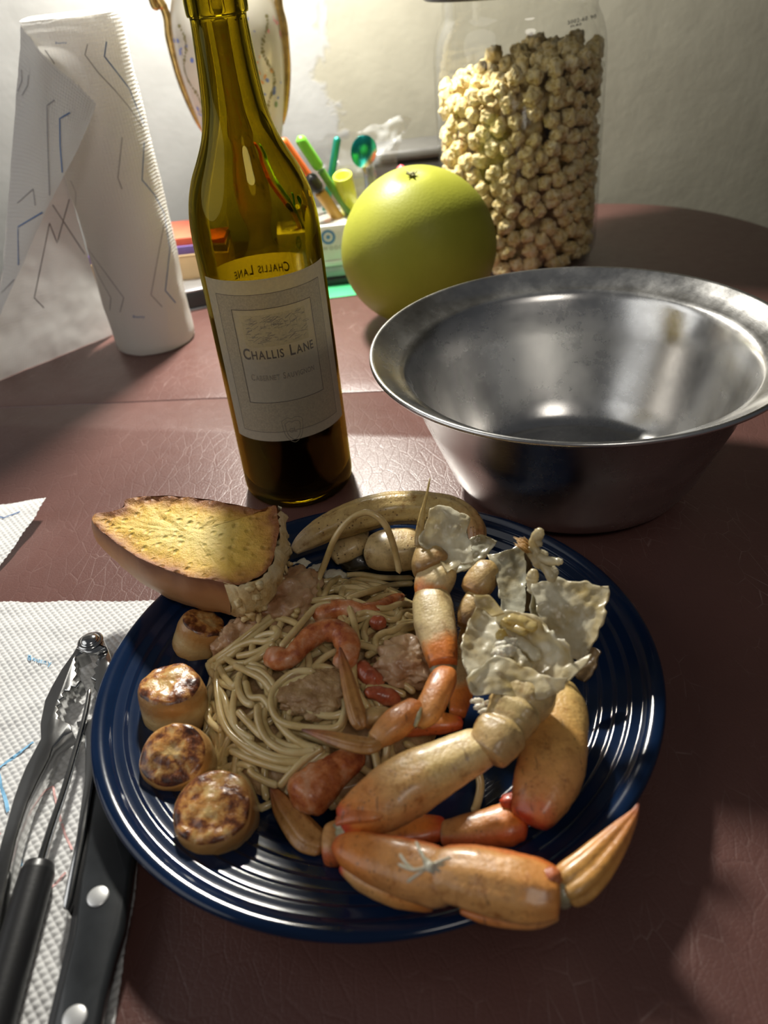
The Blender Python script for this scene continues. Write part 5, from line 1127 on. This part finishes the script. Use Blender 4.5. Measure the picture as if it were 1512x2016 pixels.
shr = [tube(cr([tuple(P(*q)) for q in L], 26), np.linspace(a, b2, 26)*(1+.3*np.array([mnoise.noise(Vector((i*.55, a*900, 1))) for i in range(26)])), 8, round_ends=True)[:2] for L, a, b2 in (
    ([(1092, 1146, .068), (1072, 1112, .072), (1056, 1090, .076), (1050, 1070, .080), (1060, 1052, .085), (1066, 1040, .088)], .0030, .0022), ([(1058, 1094, .075), (1080, 1104, .076), (1109, 1106, .077)], .0022, .0016), ([(1066, 1050, .085), (1058, 1062, .083), (1066, 1076, .080)], .0024, .0012),
    ([(1075, 1112, .072), (1088, 1122, .071), (1098, 1132, .070)], .0022, .0016), ([(1062, 1085, .077), (1075, 1090, .077), (1074, 1094, .077)], .0012, .0008), ([(1040, 1076, .079), (1050, 1095, .075), (1066, 1120, .070)], .0028, .0018), ([(1052, 1120, .068), (1048, 1145, .062), (1056, 1170, .056)], .0030, .0030))]
obj('torn_fibres', join(*shr), FLP, LD, label='twisted torn fibres', kind='stuff')
hr = []; r = random.Random(31)
for k in range(70):
    a, bq = r.uniform(-1, 1), r.uniform(-1, 1); hr.append(tube([P(1042+6*a, 1082+8*bq, .077), P(1030+8*a, 1072+10*bq, .080), P(1022+9*a+r.uniform(-4, 2), 1066+10*bq, .081)], [.0005, .0003, .0001], 4)[:2])
obj('hair_tuft', join(*hr), simple('golden_hair', (.46, .26, .07), .5), LD, kind='stuff', label='golden hair tuft')
# --- leg C (the big leg in front)
LC = thing('crab_limb', P(900, 1620, .02), 'biggest crab leg in front, bent across the plate with its tip past the rim', 'crab leg', 'crab legs on the plate')
seg(LC, 'leg_segment', [(1048, 1340, .052), (1036, 1366, .052), (1016, 1398, .051), (996, 1428, .050), (974, 1460, .049), (950, 1490, .047)], (44, 60, 55, 50, 50, 40), M_COX, .8, 70, 34, amp=.08, seed=31, crease=(.38, .62), label='creased cream base segment')
seg(LC, 'leg_segment', [(962, 1462, .047), (940, 1475, .0465), (885, 1503, .045), (815, 1540, .043), (750, 1580, .041), (700, 1606, .040), (668, 1622, .039)], (30, 44, 52, 63, 60, 44, 24), M_MER, .82, 80, 36, label='long yellow and orange upper segment', seed=33)
seg(LC, 'joint', [(660, 1618, .041), (695, 1606, .045), (735, 1602, .046), (765, 1596, .045)], (10, 17, 17, 8), shellm('red_rim', [(0, (.50, .10, .03)), (.6, (.60, .19, .05)), (1, TAN)], .3), .5, 30, 18, label='red knuckle rim', seed=34)
blob(LC, 'joint', 690, 1636, .036, 27, M_MBR, (1.2, .9, .7), 12, .3)
seg(LC, 'leg_segment', [(660, 1660, .036), (690, 1672, .037), (750, 1694, .038), (810, 1712, .039), (868, 1732, .040), (905, 1752, .039)], (16, 38, 52, 58, 56, 34), M_CAR, .82, 60, 34, label='orange middle segment', seed=35)
seg(LC, 'leg_segment', [(676, 1700, .028), (720, 1722, .029), (790, 1750, .030), (860, 1772, .031)], (18, 34, 38, 24), M_PRO, .8, 40, 26, seed=36)
seg(LC, 'leg_segment', [(838, 1700, .041), (870, 1715, .042), (930, 1728, .043), (1000, 1744, .044), (1055, 1754, .044), (1092, 1760, .044), (1106, 1762, .044)], (28, 52, 64, 68, 64, 52, 34), M_PRO, .82, 80, 44, .028, 9, label='broad orange lower segment', seed=37)
seg(LC, 'leg_segment', [(905, 1790, .032), (950, 1803, .033), (1010, 1812, .034), (1060, 1812, .035), (1100, 1802, .036)], (8, 15, 17, 16, 9), M_ACA, .8, 40, 18, seed=38)
blob(LC, 'joint', 1108, 1756, .043, 34, M_MBR, (.7, .9, .9), 14, .2)
blob(LC, 'joint', 1085, 1726, .050, 20, shellm('dark_red_knob', [(0, (.30, .05, .02)), (1, (.50, .16, .05))], .4), (1.1, .9, .7), 15, .2, 'dark red knob')
seg(LC, 'leg_tip', [(1104, 1756, .044), (1125, 1742, .045), (1160, 1712, .046), (1195, 1672, .047), (1228, 1630, .048), (1248, 1602, .0485), (1257, 1582, .049)], (32, 45, 42, 33, 20, 9, 2), M_TIPO, .72, 64, 40, .13, 6, .02, 'ridged orange leg tip', lip=0)
flap(LC, [[(943, 1187, .074), (962, 1200, .070), (984, 1214, .068)], [(920, 1232, .070), (952, 1246, .064), (988, 1270, .060)], [(910, 1290, .066), (948, 1300, .059), (984, 1312, .055)], [(930, 1357, .058), (960, 1347, .053), (986, 1340, .050)]], FLP, .0016, seed=21, label='ivory shell flap, left petal')
flap(LC, [[(972, 1206, .072), (1020, 1204, .076), (1062, 1222, .078), (1082, 1250, .077), (1114, 1259, .078)], [(982, 1250, .060), (1020, 1252, .060), (1060, 1262, .062), (1095, 1275, .067), (1126, 1296, .073)], [(988, 1295, .053), (1025, 1302, .052), (1060, 1310, .055), (1092, 1318, .060), (1118, 1332, .066)], [(984, 1342, .052), (1020, 1357, .052), (1055, 1354, .054), (1082, 1360, .057), (1102, 1359, .060)]], FLP, .0017, seed=23, label='ivory shell flap, right bowl')
flap(LC, [[(926, 1336, .065), (975, 1292, .068), (1030, 1312, .066), (1080, 1332, .067), (1122, 1334, .070)], [(923, 1352, .060), (970, 1334, .062), (1020, 1344, .061), (1075, 1352, .062), (1112, 1352, .064)], [(930, 1370, .055), (966, 1366, .057), (1013, 1372, .057), (1065, 1376, .058), (1100, 1364, .059)]], FLP, .0018, seed=27, nu=40, label='ivory shell flap, front lip')
flap(LC, [[(1108, 1318, .064), (1138, 1301, .068), (1164, 1288, .071)], [(1106, 1334, .062), (1134, 1322, .066), (1155, 1305, .069)], [(1105, 1346, .060), (1120, 1339, .063), (1140, 1322, .066)]], FLP, .0008, rag=.001, seed=29, nu=22, nv=26, label='white pointed splinter')
flap(LC, [[(933, 1173, .076), (962, 1172, .076), (977, 1188, .074), (993, 1208, .072)], [(938, 1186, .074), (956, 1187, .073), (967, 1197, .071), (980, 1210, .070)], [(943, 1197, .072), (950, 1199, .071), (959, 1206, .070), (968, 1213, .069)]], FLY, .0008, rag=.001, seed=33, nu=20, nv=30, label='small yellowish flap')
for k, (L, m) in enumerate((([(985, 1222, .068), (1010, 1232, .066), (1040, 1246, .066)], FLY), ([(1000, 1215, .072), (1030, 1224, .071), (1058, 1240, .070)], FLY), ([(980, 1240, .066), (992, 1262, .062), (1000, 1285, .060)], FLY), ([(1010, 1256, .063), (1040, 1275, .061), (1062, 1300, .060)], FLP), ([(1000, 1268, .062), (1020, 1290, .060), (1035, 1318, .060)], FLP))):
    obj('meat_strip', rough(tube(cr([tuple(P(*q)) for q in L], 24), [.0028]*24, 10, .6, round_ends=True), .0012, 260, k), m, LC, label='yellowish meat strip' if m is FLY else 'white meat strip')
for k, (x, y) in enumerate(((990, 1272), (1000, 1282), (1004, 1266), (985, 1286))):
    obj('meat_flake', lump(P(x, y, .062), (.0034, .003, .0028), .4, 2.2, 3, k+40), MEAT, LC)
shd = [tube(cr([tuple(P(*q)) for q in L], 14), [.0006]*14, 6, round_ends=True)[:2] for L in (([(818, 1655, .060), (832, 1685, .062), (848, 1715, .060)]), ([(782, 1700, .058), (810, 1712, .061), (840, 1708, .062), (880, 1700, .060)]), ([(800, 1738, .057), (822, 1722, .060), (848, 1706, .062), (868, 1718, .060)]), ([(828, 1675, .062), (840, 1700, .063), (856, 1722, .060)]), ([(786, 1680, .058), (800, 1700, .060), (818, 1716, .060)]), ([(846, 1704, .062), (866, 1696, .062), (888, 1688, .060)]))]
shd.append(tube(cr([tuple(P(*q)) for q in [(836, 1690, .062), (846, 1705, .063), (856, 1716, .061)]], 12), np.interp(np.arange(12), [0, 6, 11], [.0008, .002, .0008]), 8, .4)[:2])
obj('meat_shred', join(*shd), MEAT, LC, label='tangled white meat shreds', kind='stuff')
sl = []
for k, (x, y) in enumerate(((945, 1392), (962, 1385), (940, 1380), (955, 1400))): sl.append(lump(P(x, y, .045), (.0026, .0010, .0013), .6, 2.2, 3, k+60)[:2])
obj('torn_scraps', join(*sl), MEAT, LC, kind='stuff')
